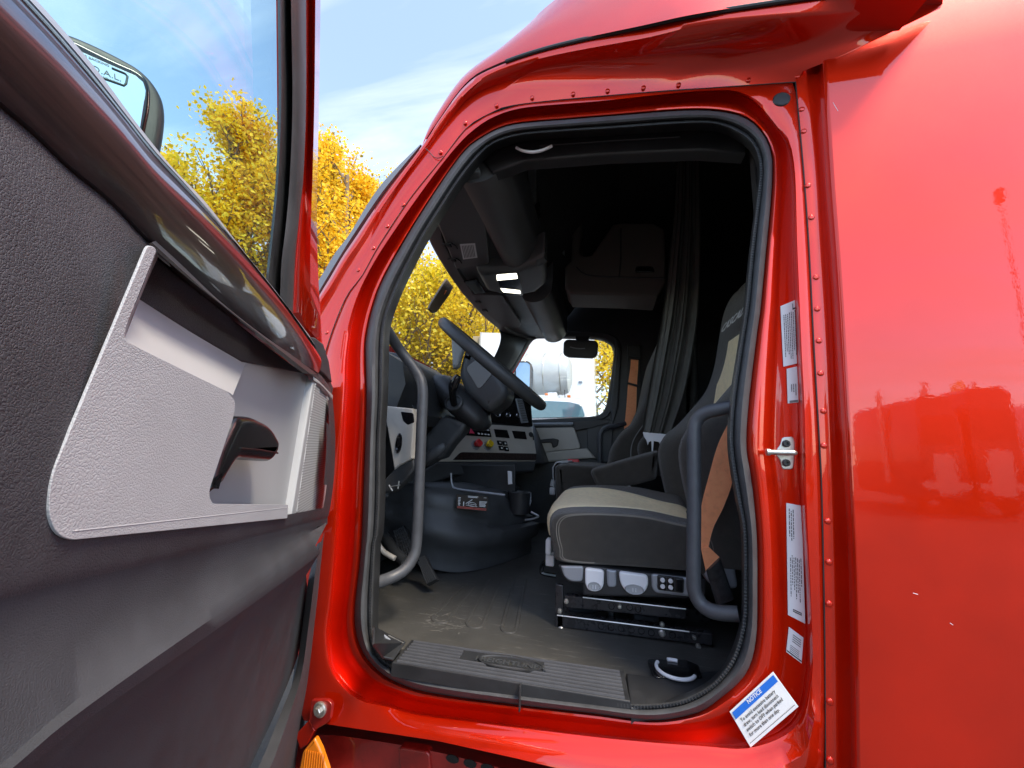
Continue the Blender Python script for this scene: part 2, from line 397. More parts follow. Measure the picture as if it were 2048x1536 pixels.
O_L = [(1591,164),(1597,228),(1608,352),(1618,497),(1628,695),(1641,923),(1644,1000),(1649,1244),(1651,1420),(1648,1560),(1560,1612),(1400,1600),(1300,1580),(1108,1536),(1030,1517),(873,1482),(740,1462),(659,1450),(600,1440),(596,1300),(612,1000),(636,800),(653,697),(668,652),(694,591),(725,550),(756,494),(820,397),(884,318),(931,258),(976,229),(1044,208),(1300,184)]
CEN = (1130, 845)
def ring(P, n=240, crn=False):
    D = catmull([V((a, b, 0)) for a, b in P], True, 10) if not crn else [V((a, b, 0)) for a, b in P]
    out_ = []
    A = [math.atan2(p.y-CEN[1], p.x-CEN[0]) for p in D]
    for k in range(n):
        a = -math.pi+2*math.pi*(k+.5)/n; d = (math.cos(a), math.sin(a)); best = None
        for i in range(len(D)):
            p = D[i]; q = D[(i+1) % len(D)]
            x1, y1, x2, y2 = p.x-CEN[0], p.y-CEN[1], q.x-CEN[0], q.y-CEN[1]
            c1 = x1*d[1]-y1*d[0]; c2 = x2*d[1]-y2*d[0]
            if c1*c2 <= 0 and c1 != c2:
                t = c1/(c1-c2); r = (x1+(x2-x1)*t)*d[0]+(y1+(y2-y1)*t)*d[1]
                if r > 0 and (best is None or r > best): best = r
        out_.append((CEN[0]+d[0]*best, CEN[1]+d[1]*best))
    return out_
rS, rI, rC, rO = ring(S_OUT), ring(S_IN), ring(C_L), ring(O_L, crn=True)
def mixr(a, b, t): return [(p[0]+(q[0]-p[0])*t, p[1]+(q[1]-p[1])*t) for p, q in zip(a, b)]
def lift(R, y):
    return [PY(q, y(q) if callable(y) else y) for q in R]
def sm(a, b, x):
    t = max(0, min(1, (x-a)/(b-a))); return t*t*(3-2*t)
low = lambda q: sm(1380, 1480, q[1])
yO = lambda q: -.022-.03*low(q)*(1-sm(1560, 1640, q[0]))
loops = [lift(mixr(rS, rI, .2), .010), lift(rS, .004), lift(mixr(rS, rC, .10), -.008), lift(mixr(rS, rC, .20), -.010), lift(mixr(rS, rC, .31), -.004), lift(mixr(rS, rC, .42), .009), lift(mixr(rS, rC, .52), .013),
         lift(mixr(rS, rC, .90), .013), lift(mixr(rS, rC, .945), .008), lift(mixr(rS, rC, .975), -.009), lift(rC, -.019), lift(mixr(rC, rO, .12), -.0235),
         lift(mixr(rC, rO, .45), lambda q: -.0235-.02*low(q)), lift(mixr(rC, rO, .985), yO), lift(rO, lambda q: yO(q)+.004), lift(rO, lambda q: .03)]
v, f = loft(loops, True)
cab_side = obj('cab_side', v, f, RED, truck, ang=60)

# rubber door seal with its gripping lip
lips = [lift(rS, .006), lift(mixr(rS, rI, .02), -.004), lift(mixr(rS, rI, .14), -.015), lift(mixr(rS, rI, .34), -.021), lift(mixr(rS, rI, .52), -.017), lift(mixr(rS, rI, .66), -.006), lift(mixr(rS, rI, .72), .001),
        lift(mixr(rS, rI, .78), -.006), lift(mixr(rS, rI, .90), -.008), lift(rI, .004), lift(rI, .03)]
v, f = loft(lips, True)
seal = obj('door_seal', v, f, SEALM, truck, ang=50)
# small ribs of the gripping lip
m = MB(); rr = resample(lift(mixr(rS, rI, .85), -.0078), 640, True); cc = lift([CEN], 0)[0]
for k, p in enumerate(rr):
    t = (rr[(k+1) % 640]-rr[k-1]).normalized(); s = t.cross(V((0, 1, 0)))
    m.add(box(p, (.0018, .0014, .0065), ax=(t, V((0, 1, 0)), s)))
o = m.build('lip_ribs', SEALM, seal, smooth=False); tag(o, kind='stuff')
j = PY((1040, 1395), -.024)
m = MB().add(box(j, (.003, .012, .05), .001)); m.build('seal_joint', BLK, seal)
# inner jamb trim
cc = lift([CEN], 0)[0]
base = lift(rI, .006)
J = [base, [cc+(p-cc)*1.012+V((0, .012, 0)) for p in base], [cc+(p-cc)*1.03+V((0, .05, 0)) for p in base], [cc+(p-cc)*1.12+V((0, .09, 0)) for p in base]]
v, f = loft(J, True)
jamb = obj('jamb_trim', v, f, BLK, truck, ang=50)
ht_ = [(965,322),(1000,296),(1045,281),(1219,268),(1388,257),(1450,262),(1490,285),(1492,306),(1400,300),(1219,308),(1050,322),(985,345)]
hdt = obj('door_header_trim', *slab([PY(q, .075) for q in ht_], (0, -1, 0), .04, .006), BLK, truck)
obj('header_ridge', *tube([PY((1080,292), .07), PY((1219,282), .07), PY((1360,274), .07)], .003, 6), BLK, hdt)

# ---- strips right of the opening up to the sleeper
def vline(P, Y, n=40): return resample([PY(q, Y) for q in resample(catmull([V((a, b, 0)) for a, b in P], False, 8), n)], n)
S1 = [(1589,140),(1597,228),(1608,352),(1618,497),(1628,695),(1641,923),(1644,1000),(1649,1244),(1651,1536),(1652,1800)]
S2 = [(1614,130),(1624,228),(1638,352),(1646,497),(1657,663),(1665,860),(1670,1000),(1676,1244),(1680,1536),(1684,1800)]
S3 = [(1640,118),(1647,228),(1658,390),(1668,520),(1678,680),(1687,840),(1695,1000),(1703,1200),(1707,1536),(1710,1800)]
def shift(P, dx): return [(a+dx, b) for a, b in P]
loops = [vline(S1, -.016), vline(shift(S1, 1.5), -.0235), vline(shift(S1, 8), -.025), vline(shift(S2, -6), -.0245), vline(S2, -.0225), vline(shift(S2, 7), -.018), vline(shift(S3, -4), -.019), vline(shift(S3, 0), -.030), vline(shift(S3, 3), -.040), vline(shift(S3, 7), -.045), vline(shift(S3, 14), -.047)]
v, f = loft(loops)
pillar = obj('rear_pillar', v, f, RED, truck, ang=60)
edge = vline(shift(S3, 14), -.047)
zt = [p.z for p in edge]
rows = []
NU = 60
for p in edge:
    r_ = []
    for i in range(NU):
        u = (i/(NU-1))**1.2; X = p.x+(2.3-p.x)*u; d = X-p.x
        r_.append(V((X, -.047-.014*math.sin(min(1, d/.5)*math.pi*.5)+.010*d*d*.6-.03*0, p.z)))
    rows.append(r_)
top = [V((q.x, q.y+.10, q.z+.55)) for q in rows[0]]; top2 = [V((q.x, q.y+.02, q.z+.28)) for q in rows[0]]
v, f = loft([top, top2]+rows)
sleeper = obj('sleeper_side', v, f, RED, truck, ang=60)

# ---- roof fairing and windshield pillar: flowing lines from the pillar foot back over the door
def fl(P, Y0, Y1, n=240, k=1.0, Y2=None):
    Q = resample(catmull([V((a, b, 0)) for a, b in P], False, 8), n)
    def yy0(u):
        y = Y0+(Y1-Y0)*sm(.22, .80, u)
        return y if Y2 is None else y+(Y2-y)*sm(.80, 1, u)
    return [PY((q.x, q.y), yy0(i/(n-1))) for i, q in enumerate(Q)]
R1 = [(640,740),(653,697),(668,652),(694,591),(725,550),(756,494),(820,397),(884,318),(931,258),(976,229),(1044,208),(1300,184),(1450,174),(1591,164)]
R2 = [(632,690),(649,652),(678,597),(705,544),(737,498),(796,393),(859,312),(902,256),(945,208),(1010,185),(1113,176),(1300,160),(1407,149),(1606,142)]
R3 = [(630,668),(645,630),(672,584),(697,538),(727,494),(786,392),(852,302),(895,245),(940,196),(1008,165),(1113,146),(1300,134),(1450,126),(1690,109)]
R3b = [(628,655),(642,618),(668,575),(692,532),(722,490),(781,390),(850,299),(893,240),(937,190),(1000,156),(1110,128),(1290,108),(1450,92),(1780,66)]
R4 = [(627,642),(641,607),(666,570),(690,528),(718,486),(777,395),(848,297),(890,236),(938,180),(990,146),(1100,112),(1280,78),(1450,46),(1880,17)]
R4b = [(626,638),(640,604),(664,566),(688,524),(715,483),(774,392),(846,294),(888,232),(936,175),(988,141),(1100,104),(1280,66),(1450,34),(1885,8)]
R5 = [(622,625),(638,592),(660,556),(684,515),(709,478),(770,388),(844,292),(880,238),(930,172),(985,137),(1100,98),(1280,58),(1450,24),(1890,-40)]
ls = [fl(R1, -.020, -.020), fl(R2, -.024, -.026, Y2=-.032), fl(R3, -.012, -.040, Y2=-.052), fl(R3b, -.018, -.075, Y2=-.062), fl(R4, -.024, -.142, Y2=-.064), fl(R4b, -.026, -.148, Y2=-.067), fl(R5, -.022, -.148)]
back = [p+V((-.02, .09, 0)) for p in ls[-1]]
v, f = loft(ls+[back])
fair = obj('roof_fairing', v, f, RED, truck, ang=70)
# upper roof cap above the dark joint
U = []
for P, a, b in (([(844,292),(870,250),(930,168),(985,132),(1100,92),(1280,52),(1450,18),(1890,-46)], -.024, -.149), ([(846,286),(868,246),(928,160),(990,112),(1085,60),(1260,0),(1450,-60),(1890,-160)], -.024, -.13),
                ([(848,280),(866,240),(925,154),(1000,96),(1055,50),(1130,-14),(1400,-180),(1890,-380)], -.010, -.08), ([(850,276),(868,236),(928,152),(1004,94),(1060,48),(1140,-20),(1380,-330),(1890,-700)], .05, .0)):
    Q = resample(catmull([V((p, q, 0)) for p, q in P], False, 8), 70)
    U.append([PY((q.x, q.y), a+(b-a)*sm(.05, .6, i/69)) for i, q in enumerate(Q)])
U.append([p+V((.1, .5, .05)) for p in U[-1]])
v, f = loft(U)
cap = obj('roof_cap', v, f, RED, truck, ang=70)
J5 = [p+V((0, -.004, .0)) for p in ls[-1][100:]]
obj('roof_joint', *tube(J5, .005, 8), RUB, fair)
# panel joints drawn as real grooves: thin dark rubber set in the seams
def seam(P, Y, parent, r=.0011, name='panel_joint'):
    pts = [PY((q.x, q.y), Y) for q in resample(catmull([V((a, b, 0)) for a, b in P], False, 8), 60)]
    return obj(name, *tube(pts, r, 6), RUB, parent)
seam(R1, -.0225, fair); seam([(851,297),(858,303),(868,314),(878,316),(886,312)], -.0262, fair)
seam([(1591,164),(1597,228),(1608,352),(1618,497),(1628,695),(1641,923),(1644,1000),(1649,1244),(1651,1420),(1651,1540)], -.0225, pillar)
seam([(1300,184),(1591,164)], -.0228, fair)
# grey trim along the windshield edge
g0 = fl([(618,625),(634,590),(656,552),(680,512),(705,472),(766,382),(842,289)], -.018, -.018, 40)
g1 = fl([(606,620),(624,584),(646,546),(671,505),(699,468),(760,372),(840,289)], -.004, -.004, 40)
v, f = loft([[p+V((0, .02, 0)) for p in g0], g0, g1, [p+V((0, .05, 0)) for p in g1]])
obj('windshield_trim', v, f, GREYM, truck)

# ---- rocker, lower skirt, bracket, marker lamp
P = [(596,1466),(659,1466),(740,1476),(873,1500),(1030,1540),(1108,1562),(1400,1640),(1700,1690)]
t0 = fl(P, .018, .018, 50); t1 = fl([(a, b+4) for a, b in P], -.004, -.004, 50); t2 = fl([(a, b+14) for a, b in P], -.006, -.006, 50); t3 = [V((p.x, .004, -.62)) for p in t2]
v, f = loft([[p+V((0, .06, .01)) for p in t0], t0, t1, t2, t3])
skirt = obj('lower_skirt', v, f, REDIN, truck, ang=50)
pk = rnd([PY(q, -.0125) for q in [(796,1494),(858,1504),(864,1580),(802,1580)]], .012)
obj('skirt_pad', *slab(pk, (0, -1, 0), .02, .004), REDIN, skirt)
hole0 = None; sp = []
for x in (905, 940, 975, 1010): sp.append((PY((x, 1512+(x-905)*.26+6), -.0075), None))
h = obj('drain_hole', *disc((0, 0, 0), (0, -1, 0), [(.010, -.001), (.010, .0006), (0, .0008)], 18, 1.5, .8), GLOSS, skirt)
copies('drain_hole', h, sp, skirt)
br = [PY(q, -.055) for q in [(622,1400),(655,1400),(664,1408),(660,1440),(650,1449),(628,1461),(618,1440)]]
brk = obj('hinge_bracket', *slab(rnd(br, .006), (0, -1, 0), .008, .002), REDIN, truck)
b0 = PY((640, 1419), -.0565)
m = MB().add(disc(b0, (0, -1, 0), [(.0165, -.003), (.0165, .002), (.014, .004), (.0, .004)], 24)).add(disc(b0, (0, -1, 0), [(.009, .003), (.009, .010), (.0075, .0115), (0, .0115)], 6))
m.build('bolt', STEEL, brk)
fe = [PY(q, -.05) for q in [(618,1440),(629,1462),(614,1490),(600,1500),(590,1470)]]
obj('fender_edge', *slab(fe, (0, -1, 0), .012, .003), RED, truck)
lp = [PY(q, -.06) for q in [(628,1476),(640,1500),(655,1545),(650,1600),(585,1600),(604,1505)]]
lampo = obj('marker_lamp', *slab(rnd(lp, .006), (0, -1, 0), .012, .005), AMB, truck)
m = MB()
for k in range(9):
    a = PY((612+k*4.6, 1500+k*1), -.0615); b = PY((600+k*5.4, 1600), -.0615); m.add(tube([a, b], .0012, 6))
each(m, 'lens_rib', AMB, lampo)

# ---- rivets
rv = []
for x, y in ((975,527),(985,633),(1005,895),(1022,1050),(1044,1339)): rv.append((1200+x/2.415, y/2.415, -.0255))
for x, y in ((721,362),(732,558),(742,758),(760,990),(763,1203)): rv.append((1400+x/3.073, 500+y/3.073, -.0255))
for x, y in ((733,122),(740,357),(741,597),(746,1158),(747,1495)): rv.append((1400+x/2.866, 1000+y/2.866, -.0255))
for x, y in ((820,890),(965,718),(1148,615),(1357,570),(1598,548),(1800,530),(2010,512)): rv.append((600+x/2.926, y/2.926, -.025))
for x, y in ((210,422),(380,408),(718,385),(953,367)): rv.append((1200+x/2.415, y/2.415, -.0255))
for x, y in ((1060,955),(857,1230),(680,1510)): rv.append((640+x/6.4, 260+y/6.4, -.0225))
rv.append((716, 540, -.0225)); rv.append((653, 665, -.022))
ro = obj('rivet', *disc((0, 0, 0), (0, -1, 0), [(.0060, -.004), (.0059, .0002), (.0053, .0012), (.0038, .0019), (0, .0020)], 18), RED, cab_side)
copies('rivet', ro, [(PY((x, y), Y), None) for x, y, Y in rv], cab_side)
m = MB().add(disc(PY((1563, 199), -.0235), (0, -1, 0), [(.0185, -.004), (.0185, .001), (.0165, .0028), (0, .0034)], 30)); m.build('rubber_plug', RUB, cab_side)

# ---- striker on the jamb
zz = lambda x, y: (1400+x/3.073, 500+y/3.073)
JY = .0115
pp = [PY(zz(*q), JY) for q in [(505,1150),(575,1145),(585,1180),(582,1300),(575,1350),(505,1350),(492,1290),(470,1265),(470,1225),(492,1200)]]
st = obj('door_striker', *slab(rnd(pp, .006), (0, -1, 0), .006, .002), STEEL, truck)
m = MB()
for q in ((527, 1190), (527, 1308)):
    c = PY(zz(*q), JY); m.add(disc(c, (0, -1, 0), [(.0075, -.001), (.0075, .004), (.006, .0055), (.0035, .0055), (.003, .002), (0, .002)], 20))
each(m, 'striker_screw', BMET, st)
a = PY(zz(555, 1247), JY-.004); b = PY(zz(418, 1242), JY-.04)
m = MB().add(tube([a, a+V((0, -.02, 0)), a+V((-.008, -.034, 0)), b], .0052, 12)).add(disc(b, (-1, 0, 0), [(.0072, -.003), (.0072, .003), (0, .004)], 16)); m.build('striker_pin', STEEL, st)

# ---- label stickers on the jamb
def label(P, name, par, lines, Y=.0105, hdr=None):
    pts = [PY(q, Y) for q in P]
    o = obj(name, *slab(pts, (0, -1, 0), .0012, .0004, seg=1), LAB, par)
    A, B, Cc, D = [PY(q, Y-.0008) for q in (P[0], P[1], P[2], P[3])]      # tl, tr, br, bl
    def at(u, w_): return A.lerp(B, u).lerp(D.lerp(Cc, u), w_)
    mm = MB()
    for (u0, v0, u1, v1) in lines:
        mm.add(([at(u0, v0), at(u1, v0), at(u1, v1), at(u0, v1)], [[0, 1, 2, 3]]))
    if mm.v: tag(mm.build('print', INK, o, smooth=False), kind='stuff')
    return o, at
rd = random.Random(3)
def vtext(u0, u1, v0, v1, n, full=.8):
    """columns of vertical small print as dashes"""
    L_ = []
    for k in range(n):
        u = u0+(u1-u0)*(k+.5)/n; w_ = (u1-u0)/n*.42; y = v0+rd.random()*.03
        e = v0+(v1-v0)*(full+rd.random()*(1-full))
        while y < e:
            l = .008+rd.random()*.03; L_.append((u-w_/2, y, u+w_/2, min(e, y+l))); y += l+.008
    return L_
label([zz(495,345), zz(595,303), zz(608,695), zz(513,717)], 'warning_label', cab_side, vtext(.12, .92, .16, .93, 7)+[(.72, .04, .76, .14), (.76, .115, .95, .14)])
label([zz(533,730), zz(612,712), zz(618,935), zz(540,943)], 'service_label', cab_side, vtext(.25, .75, .45, .8, 3, .6)+[(.15, .93, .8, .95), (.15, .96, .8, .98), (.15, .93, .17, .98), (.78, .93, .8, .98)])
yy = lambda x, y: (1400+x/2.866, 1000+y/2.866)
label([yy(495,17), yy(583,33), yy(604,710), yy(505,660)], 'tyre_label', cab_side, vtext(.12, .5, .04, .36, 3, .8)+vtext(.15, .9, .46, .86, 7, .6)+[(.3, .925, .8, .934), (.3, .94, .8, .949), (.3, .925, .32, .949), (.78, .925, .8, .949)])
label([yy(510,728), yy(594,790), yy(583,938), yy(495,872)], 'emission_label', cab_side, [(.3+.0*k, .16+.085*k, .85, .19+.085*k) for k in range(4)]+[(.2, .62+.07*k, .8, .64+.07*k) for k in range(4)]+[(.02, .90, .98, .95)])
# the blue and white notice
NQ = [yy(170,1215), yy(420,985), yy(565,1185), yy(290,1420)]
NY = -.0155
no, at = label(NQ, 'notice_label', cab_side, [], Y=NY)
bl = [at(.03, .05), at(.97, .05), at(.97, .24), at(.03, .24)]
obj('notice_band', [p+V((0, -.0004, 0)) for p in bl], [[0, 1, 2, 3]], BLUE, no, smooth=False)
xa = at(1, .5)-at(0, .5); W_ = xa.length; ya = at(.5, 0)-at(.5, 1); Hh = ya.length
m = MB(); 
v, f = text_mesh('NOTICE', Hh*.15, at(.5, .165)+V((0, -.0009, 0)), xa, xa.cross(V((0, 1, 0)))*-1 if False else ya, True, 'CENTER'); m.add((v, f), 1)
for k, tx in enumerate(('To avoid excessive battery', 'draw, turn load disconnect', 'switch to OFF when parked', 'for more than one day.')):
    m.add(text_mesh(tx, Hh*.125, at(.09, .385+.135*k)+V((0, -.0009, 0)), xa, ya, True), 0)
m.add(([at(.03, .9)+V((0, -.0006, 0)), at(.97, .9)+V((0, -.0006, 0)), at(.97, .912)+V((0, -.0006, 0)), at(.03, .912)+V((0, -.0006, 0))], [[0, 1, 2, 3]]), 0)
tag(m.build('notice_text', [INK, LAB], no, smooth=False), kind='stuff')
# scratches on the sleeper paint
m = MB()
for a, b in (((1666,205),(1676,222)),((1826,1186),(1836,1189)),((1900,1246),(1906,1250))):
    m.add(tube([PY(a, -.0635), PY(b, -.0635)], .0004, 5))
each(m, 'paint_scratch', WHT, sleeper)

# ================================================================== the open driver door
PH = rad(60)
DD_ = V((math.cos(PH), -math.sin(PH), 0)); DN = V((math.sin(PH), math.cos(PH), 0))
HG = PY((655, 900), -.02)
def DP(q, o=0.): return pl(q, HG+DN*o, DN)
def dl(P, o, n=40):
    Q = resample(catmull([V((a, b, 0)) for a, b in P], False, 8), n)
    return [DP((q.x, q.y), o(i/(n-1)) if callable(o) else o) for i, q in enumerate(Q)]
def TZ(t, z, o=0.): return V((HG.x, HG.y, 0))+DD_*t+DN*o+V((0, 0, z))

# outer skin (slightly behind the trim)
sk = [TZ(.14, -.12, -.05), TZ(1.02, -.12, -.05), TZ(1.02, .68, -.05), TZ(.24, .62, -.05)]
door = obj('driver_door', *slab(rnd(sk, .05), DN, .045, .01), RED, truck)
# upper leather-grain panel, from the wood strip down to the crease
wl = [(-160,60),(0,202),(68,260),(137,328),(219,396),(297,478),(360,530),(423,590),(529,670),(600,722),(637,746),(660,775)]
k1 = [(-160,1228),(0,1200),(105,1171),(244,1140),(349,1115),(523,1070),(600,1050),(655,1036)]
A = dl(wl, .004); B = dl(k1, .030)
CUT = [(308,508),(215,690),(116,975),(112,1030),(135,1066),(570,1028),(648,1018),(658,795),(628,765),(600,742),(520,676),(380,556)]
def inside(q, P):
    c = False
    for i in range(len(P)):
        (x1, y1), (x2, y2) = P[i-1], P[i]
        if (y1 > q[1]) != (y2 > q[1]) and q[0] < (x2-x1)*(q[1]-y1)/(y2-y1)+x1: c = not c
    return c
def to_px(p):
    d = p-CAM; z = d.dot(fw); return 1024+FPX*d.dot(rt)/z, 768-FPX*d.dot(up)/z
A = dl(wl, .004, 110); B = dl(k1, .030, 110)
rows = []
for j in range(64):
    t = j/63; rows.append([])
    for i in range(110):
        a = A[i]; b = B[i]; rows[-1].append(a.lerp(b, t)+DN*(.015*math.sin(math.pi*t)**.7))
v, f = loft(rows)
f = [q for q in f if not inside(to_px(sum((v[i] for i in q), V((0, 0, 0)))/4), CUT)]
obj('upper_trim_panel', v, f, TRIM, door, ang=60)
# lower panel: crease, diagonal ridge, recessed pocket face
k2a = [(-160,1640),(0,1530),(130,1418),(270,1316),(410,1218),(500,1158),(570,1112),(628,1072),(652,1050)]
k2 = [(-160,1690),(0,1582),(56,1536),(174,1440),(314,1342),(454,1244),(523,1195),(590,1146),(628,1117),(640,1105)]
k3 = [(-100,1720),(30,1600),(86,1550),(194,1456),(334,1358),(466,1262),(535,1213),(592,1166),(612,1145),(622,1135)]
k4 = [(100,1760),(200,1740),(300,1700),(380,1640),(450,1560),(520,1420),(560,1330),(590,1250),(604,1180),(612,1150)]
k1b = [(a, b+12) for a, b in k1]
v, f = loft([dl(k1, .030), dl(k1b, .028), dl([(a*.5+c*.5, b*.5+d*.5) for (a, b), (c, d) in zip(catmull([V((x, y, 0)).to_2d() for x, y in k1], False, 8)[::8][:8], [(k2a[i][0], k2a[i][1]) for i in range(8)])] if False else [(-160,1440),(0,1365),(120,1290),(250,1225),(380,1165),(510,1112),(600,1076),(653,1043)], .026), dl(k2a, .034), dl([( (a+c)/2, (b+d)/2) for (a, b), (c, d) in zip([(-160,1640),(0,1530),(130,1418),(270,1316),(410,1218),(500,1158),(570,1112),(628,1072)], [(-160,1690),(0,1582),(110,1492),(244,1391),(384,1293),(488,1219),(556,1170),(634,1110)])], .041), dl(k2, .036)])
obj('lower_trim_panel', v, f, TRIML, door, ang=60)
v, f = loft([dl(k2, .036), dl(k3, .016), dl(k4, -.004), dl([(a+6, b+60) for a, b in k4], -.012)])
obj('map_pocket', v, f, TRIML, door, ang=45)
# hinge side edge of the trim
e0 = [(634,1088),(626,1118),(615,1170),(606,1244),(590,1349),(560,1430),(516,1536),(450,1660)]
e1 = [(641,1084),(635,1112),(626,1180),(618,1244),(603,1349),(580,1425),(540,1536),(480,1660)]
e2 = [(644,1080),(640,1108),(634,1180),(626,1244),(613,1349),(594,1425),(558,1536),(500,1660)]
e3 = [(659,1030),(656,1062),(650,1120),(641,1225),(626,1349),(610,1440),(592,1536),(560,1660)]
v, f = loft([dl(e0, .0), dl(e1, .020), dl(e2, .022), dl(e3, .004), [p+DN*-.05 for p in dl(e3, .004)]])
obj('door_edge_trim', v, f, TRIML, door, ang=40)
e3u = [(640,742),(652,752),(664,770),(667,792),(664,860),(660,960),(656,1040),(657,1060)]
e2u = [(622,744),(628,748),(632,760),(634,800),(630,860),(622,960),(612,1040),(610,1075)]
v, f = loft([dl(e2u, -.006), dl(e3u, -.004), [p+DN*-.05 for p in dl(e3u, -.004)]])
obj('speaker_surround', v, f, TRIML, door, ang=40)

# wood strip: glossy convex rail under the glass
wu = [(-160,-230),(-60,-120),(51,0),(113,68),(178,144),(239,219),(290,284),(342,342),(444,452),(542,570),(590,634),(626,687),(641,712)]
def mixl(a, b, t): return [p.lerp(q, t) for p, q in zip(a, b)]
a, b = dl(wu, .002), dl(wl[:-1], .010)
rail = []
for k in range(13):
    t = k/12; rail.append([p+DN*((.009*math.sin(math.pi*t)**.8)*(.35+.65*sm(0, .25, 1-i/39))) for i, p in enumerate(mixl(a, b, t))])
v, f = loft([[p-DN*.02 for p in rail[0]]]+rail+[[p-DN*.02 for p in rail[-1]]])
obj('wood_rail', v, f, WOOD, door, ang=60)
# silver weather strip and the glass
ws = [(-140,-230),(-40,-120),(73,0),(137,72),(205,154),(273,246),(342,332),(410,403),(478,490),(560,596),(600,646),(632,690)]
v, f = loft([dl(wu, .001), dl([((p[0]*.6+q[0]*.4), (p[1]*.6+q[1]*.4)) for p, q in zip([(-160,-230),(-60,-120),(51,0),(113,68),(178,144),(239,219),(290,284),(342,342),(444,452),(542,570),(590,634),(626,687)], ws)], .006), dl(ws, -.004), dl(ws, -.016)])
obj('weather_strip', v, f, SILV, door, ang=50)
gp = [(-140,-230),(73,0),(205,154),(342,332),(478,490),(560,596),(572,604),(545,560),(560,440),(566,350),(572,200),(570,0),(570,-160),(560,-420),(150,-700),(-200,-700)]
obj('door_glass', *slab([DP(q, -.018) for q in gp], DN, .004, .0005, seg=1), TEAL, door)
# window frame: inner seal, grey rubber, red outer post
g0 = [(553,-420),(555,-120),(555,0),(557,200),(552,350),(543,450),(535,525),(530,575)]
g1 = [(581,-420),(582,-120),(582,0),(585,200),(580,350),(572,450),(563,525),(560,600)]
g2 = [(612,-420),(612,-120),(612,0),(612,200),(607,350),(600,420),(590,525),(586,625)]
g3 = [(640,-420),(641,-120),(641,0),(638,200),(635,350),(634,450),(637,560),(645,690)]
v, f = loft([dl(g0, -.02), dl(g0, -.006), dl([(x+5, y) for x, y in g0], -.002), dl([((p[0]+q[0])/2, (p[1]+q[1])/2) for p, q in zip(g0, g1)], -.008), dl(g1, -.010)])
obj('glass_run_seal', v, f, RUB, door, ang=50)
v, f = loft([dl(g1, -.012), dl(g1, .000), dl([((p[0]+q[0])/2, (p[1]+q[1])/2) for p, q in zip(g1, g2)], .006), dl(g2, .000), dl(g2, -.012)])
obj('frame_rubber', v, f, DGR, door, ang=50)
g23 = [((p[0]*.75+q[0]*.25), p[1]) for p, q in zip(g2, g3)]; g24 = [((p[0]*.35+q[0]*.65), (p[1]*.35+q[1]*.65)) for p, q in zip(g2, g3)]
v, f = loft([dl(g2, -.02), dl(g2, -.006), dl(g23, -.016), dl([((p[0]*.6+q[0]*.4), (p[1]*.6+q[1]*.4)) for p, q in zip(g2, g3)], -.012), dl(g24, -.002), dl(g3, -.012), [p-DN*.07 for p in dl(g3, -.012)]])
obj('window_frame', v, f, RED, door, ang=60)
cp = [(621,674),(632,676),(647,688),(658,722),(664,765),(652,752),(640,742),(634,712)]
obj('frame_corner_cap', *slab([DP(q, .004) for q in cp], DN, .05, .003), TRIML, door)

# light grey insert with arm rest, pocket and handle bowl
z2 = lambda x, y: (x/2.363, 450+y/2.363)
F1 = [(700,92),(744,112),(596,480),(586,545),(1080,790),(1114,835),(1105,905),(985,1265),(1002,1318),(1362,1322),(1358,1386),(330,1490),(262,1455),(230,1360),(240,1195)]
R_ = [.006, .004, .01, .016, .03, .02, .02, .012, .015, .003, .003, .02, .03, .05, .02]
insert = obj('armrest_insert', *slab(rnd([DP(z2(*q), .036) for q in F1], R_), DN, .0012, .0003), LGR, door)
# shadow line along the bottom of the insert
obj('insert_lower_lip', *tube([DP(z2(*q), .0351) for q in [(330,1448),(700,1408),(1358,1336)]], .0012, 6), LGR, insert)
# recess behind: back wall and ledge
RB = [(600,480),(1130,600),(1490,705),(1530,760),(1375,1390),(970,1360),(930,1250),(1060,830)]
obj('recess_wall', *slab([DP(z2(*q), -.001) for q in [(640,560),(1000,600),(1130,640),(1420,690),(1485,712),(1378,1388),(960,1370),(930,1200),(1000,850)]], DN, .01, .003), LGRS, insert)
u_ = [z2(*q) for q in [(586,545),(830,668),(1080,790),(1100,805)]]; d_ = [z2(*q) for q in [(660,352),(900,505),(1130,640),(1160,655)]]
v, f = loft([dl(u_, .031, 24), dl([((p[0]+q[0])/2, (p[1]+q[1])/2) for p, q in zip(u_, d_)], .016, 24), dl(d_, .002, 24)])
obj('armrest_ledge', v, f, LGRS, insert)
v, f = loft([dl([z2(*q) for q in [(744,112),(670,300),(596,480),(586,545)]], .031, 16), dl([z2(*q) for q in [(748,150),(690,280),(660,352),(640,400)]], .002, 16)])
obj('recess_side', v, f, LGRS, insert)
pkp = [(735,150),(900,282),(1200,522),(1430,700),(1130,642),(900,505),(655,350)]
obj('pocket_lining', *slab([DP(z2(*q), .001) for q in pkp], DN, .01, .002), TRIM, insert)
# matte lower lip of the wood rail
lo = [z2(*q) for q in [(700,88),(745,130),(900,262),(1050,380),(1200,505),(1330,620),(1430,700)]]
hi = [z2(*q) for q in [(735,75),(850,180),(1000,325),(1125,430),(1250,525),(1380,615),(1500,705)]]
v, f = loft([dl(hi, .012), dl([((p[0]+q[0])/2, (p[1]+q[1])/2) for p, q in zip(hi, lo)], .030), dl(lo, .030), dl(lo, .012)])
obj('rail_underside', v, f, BLK, door, ang=40)
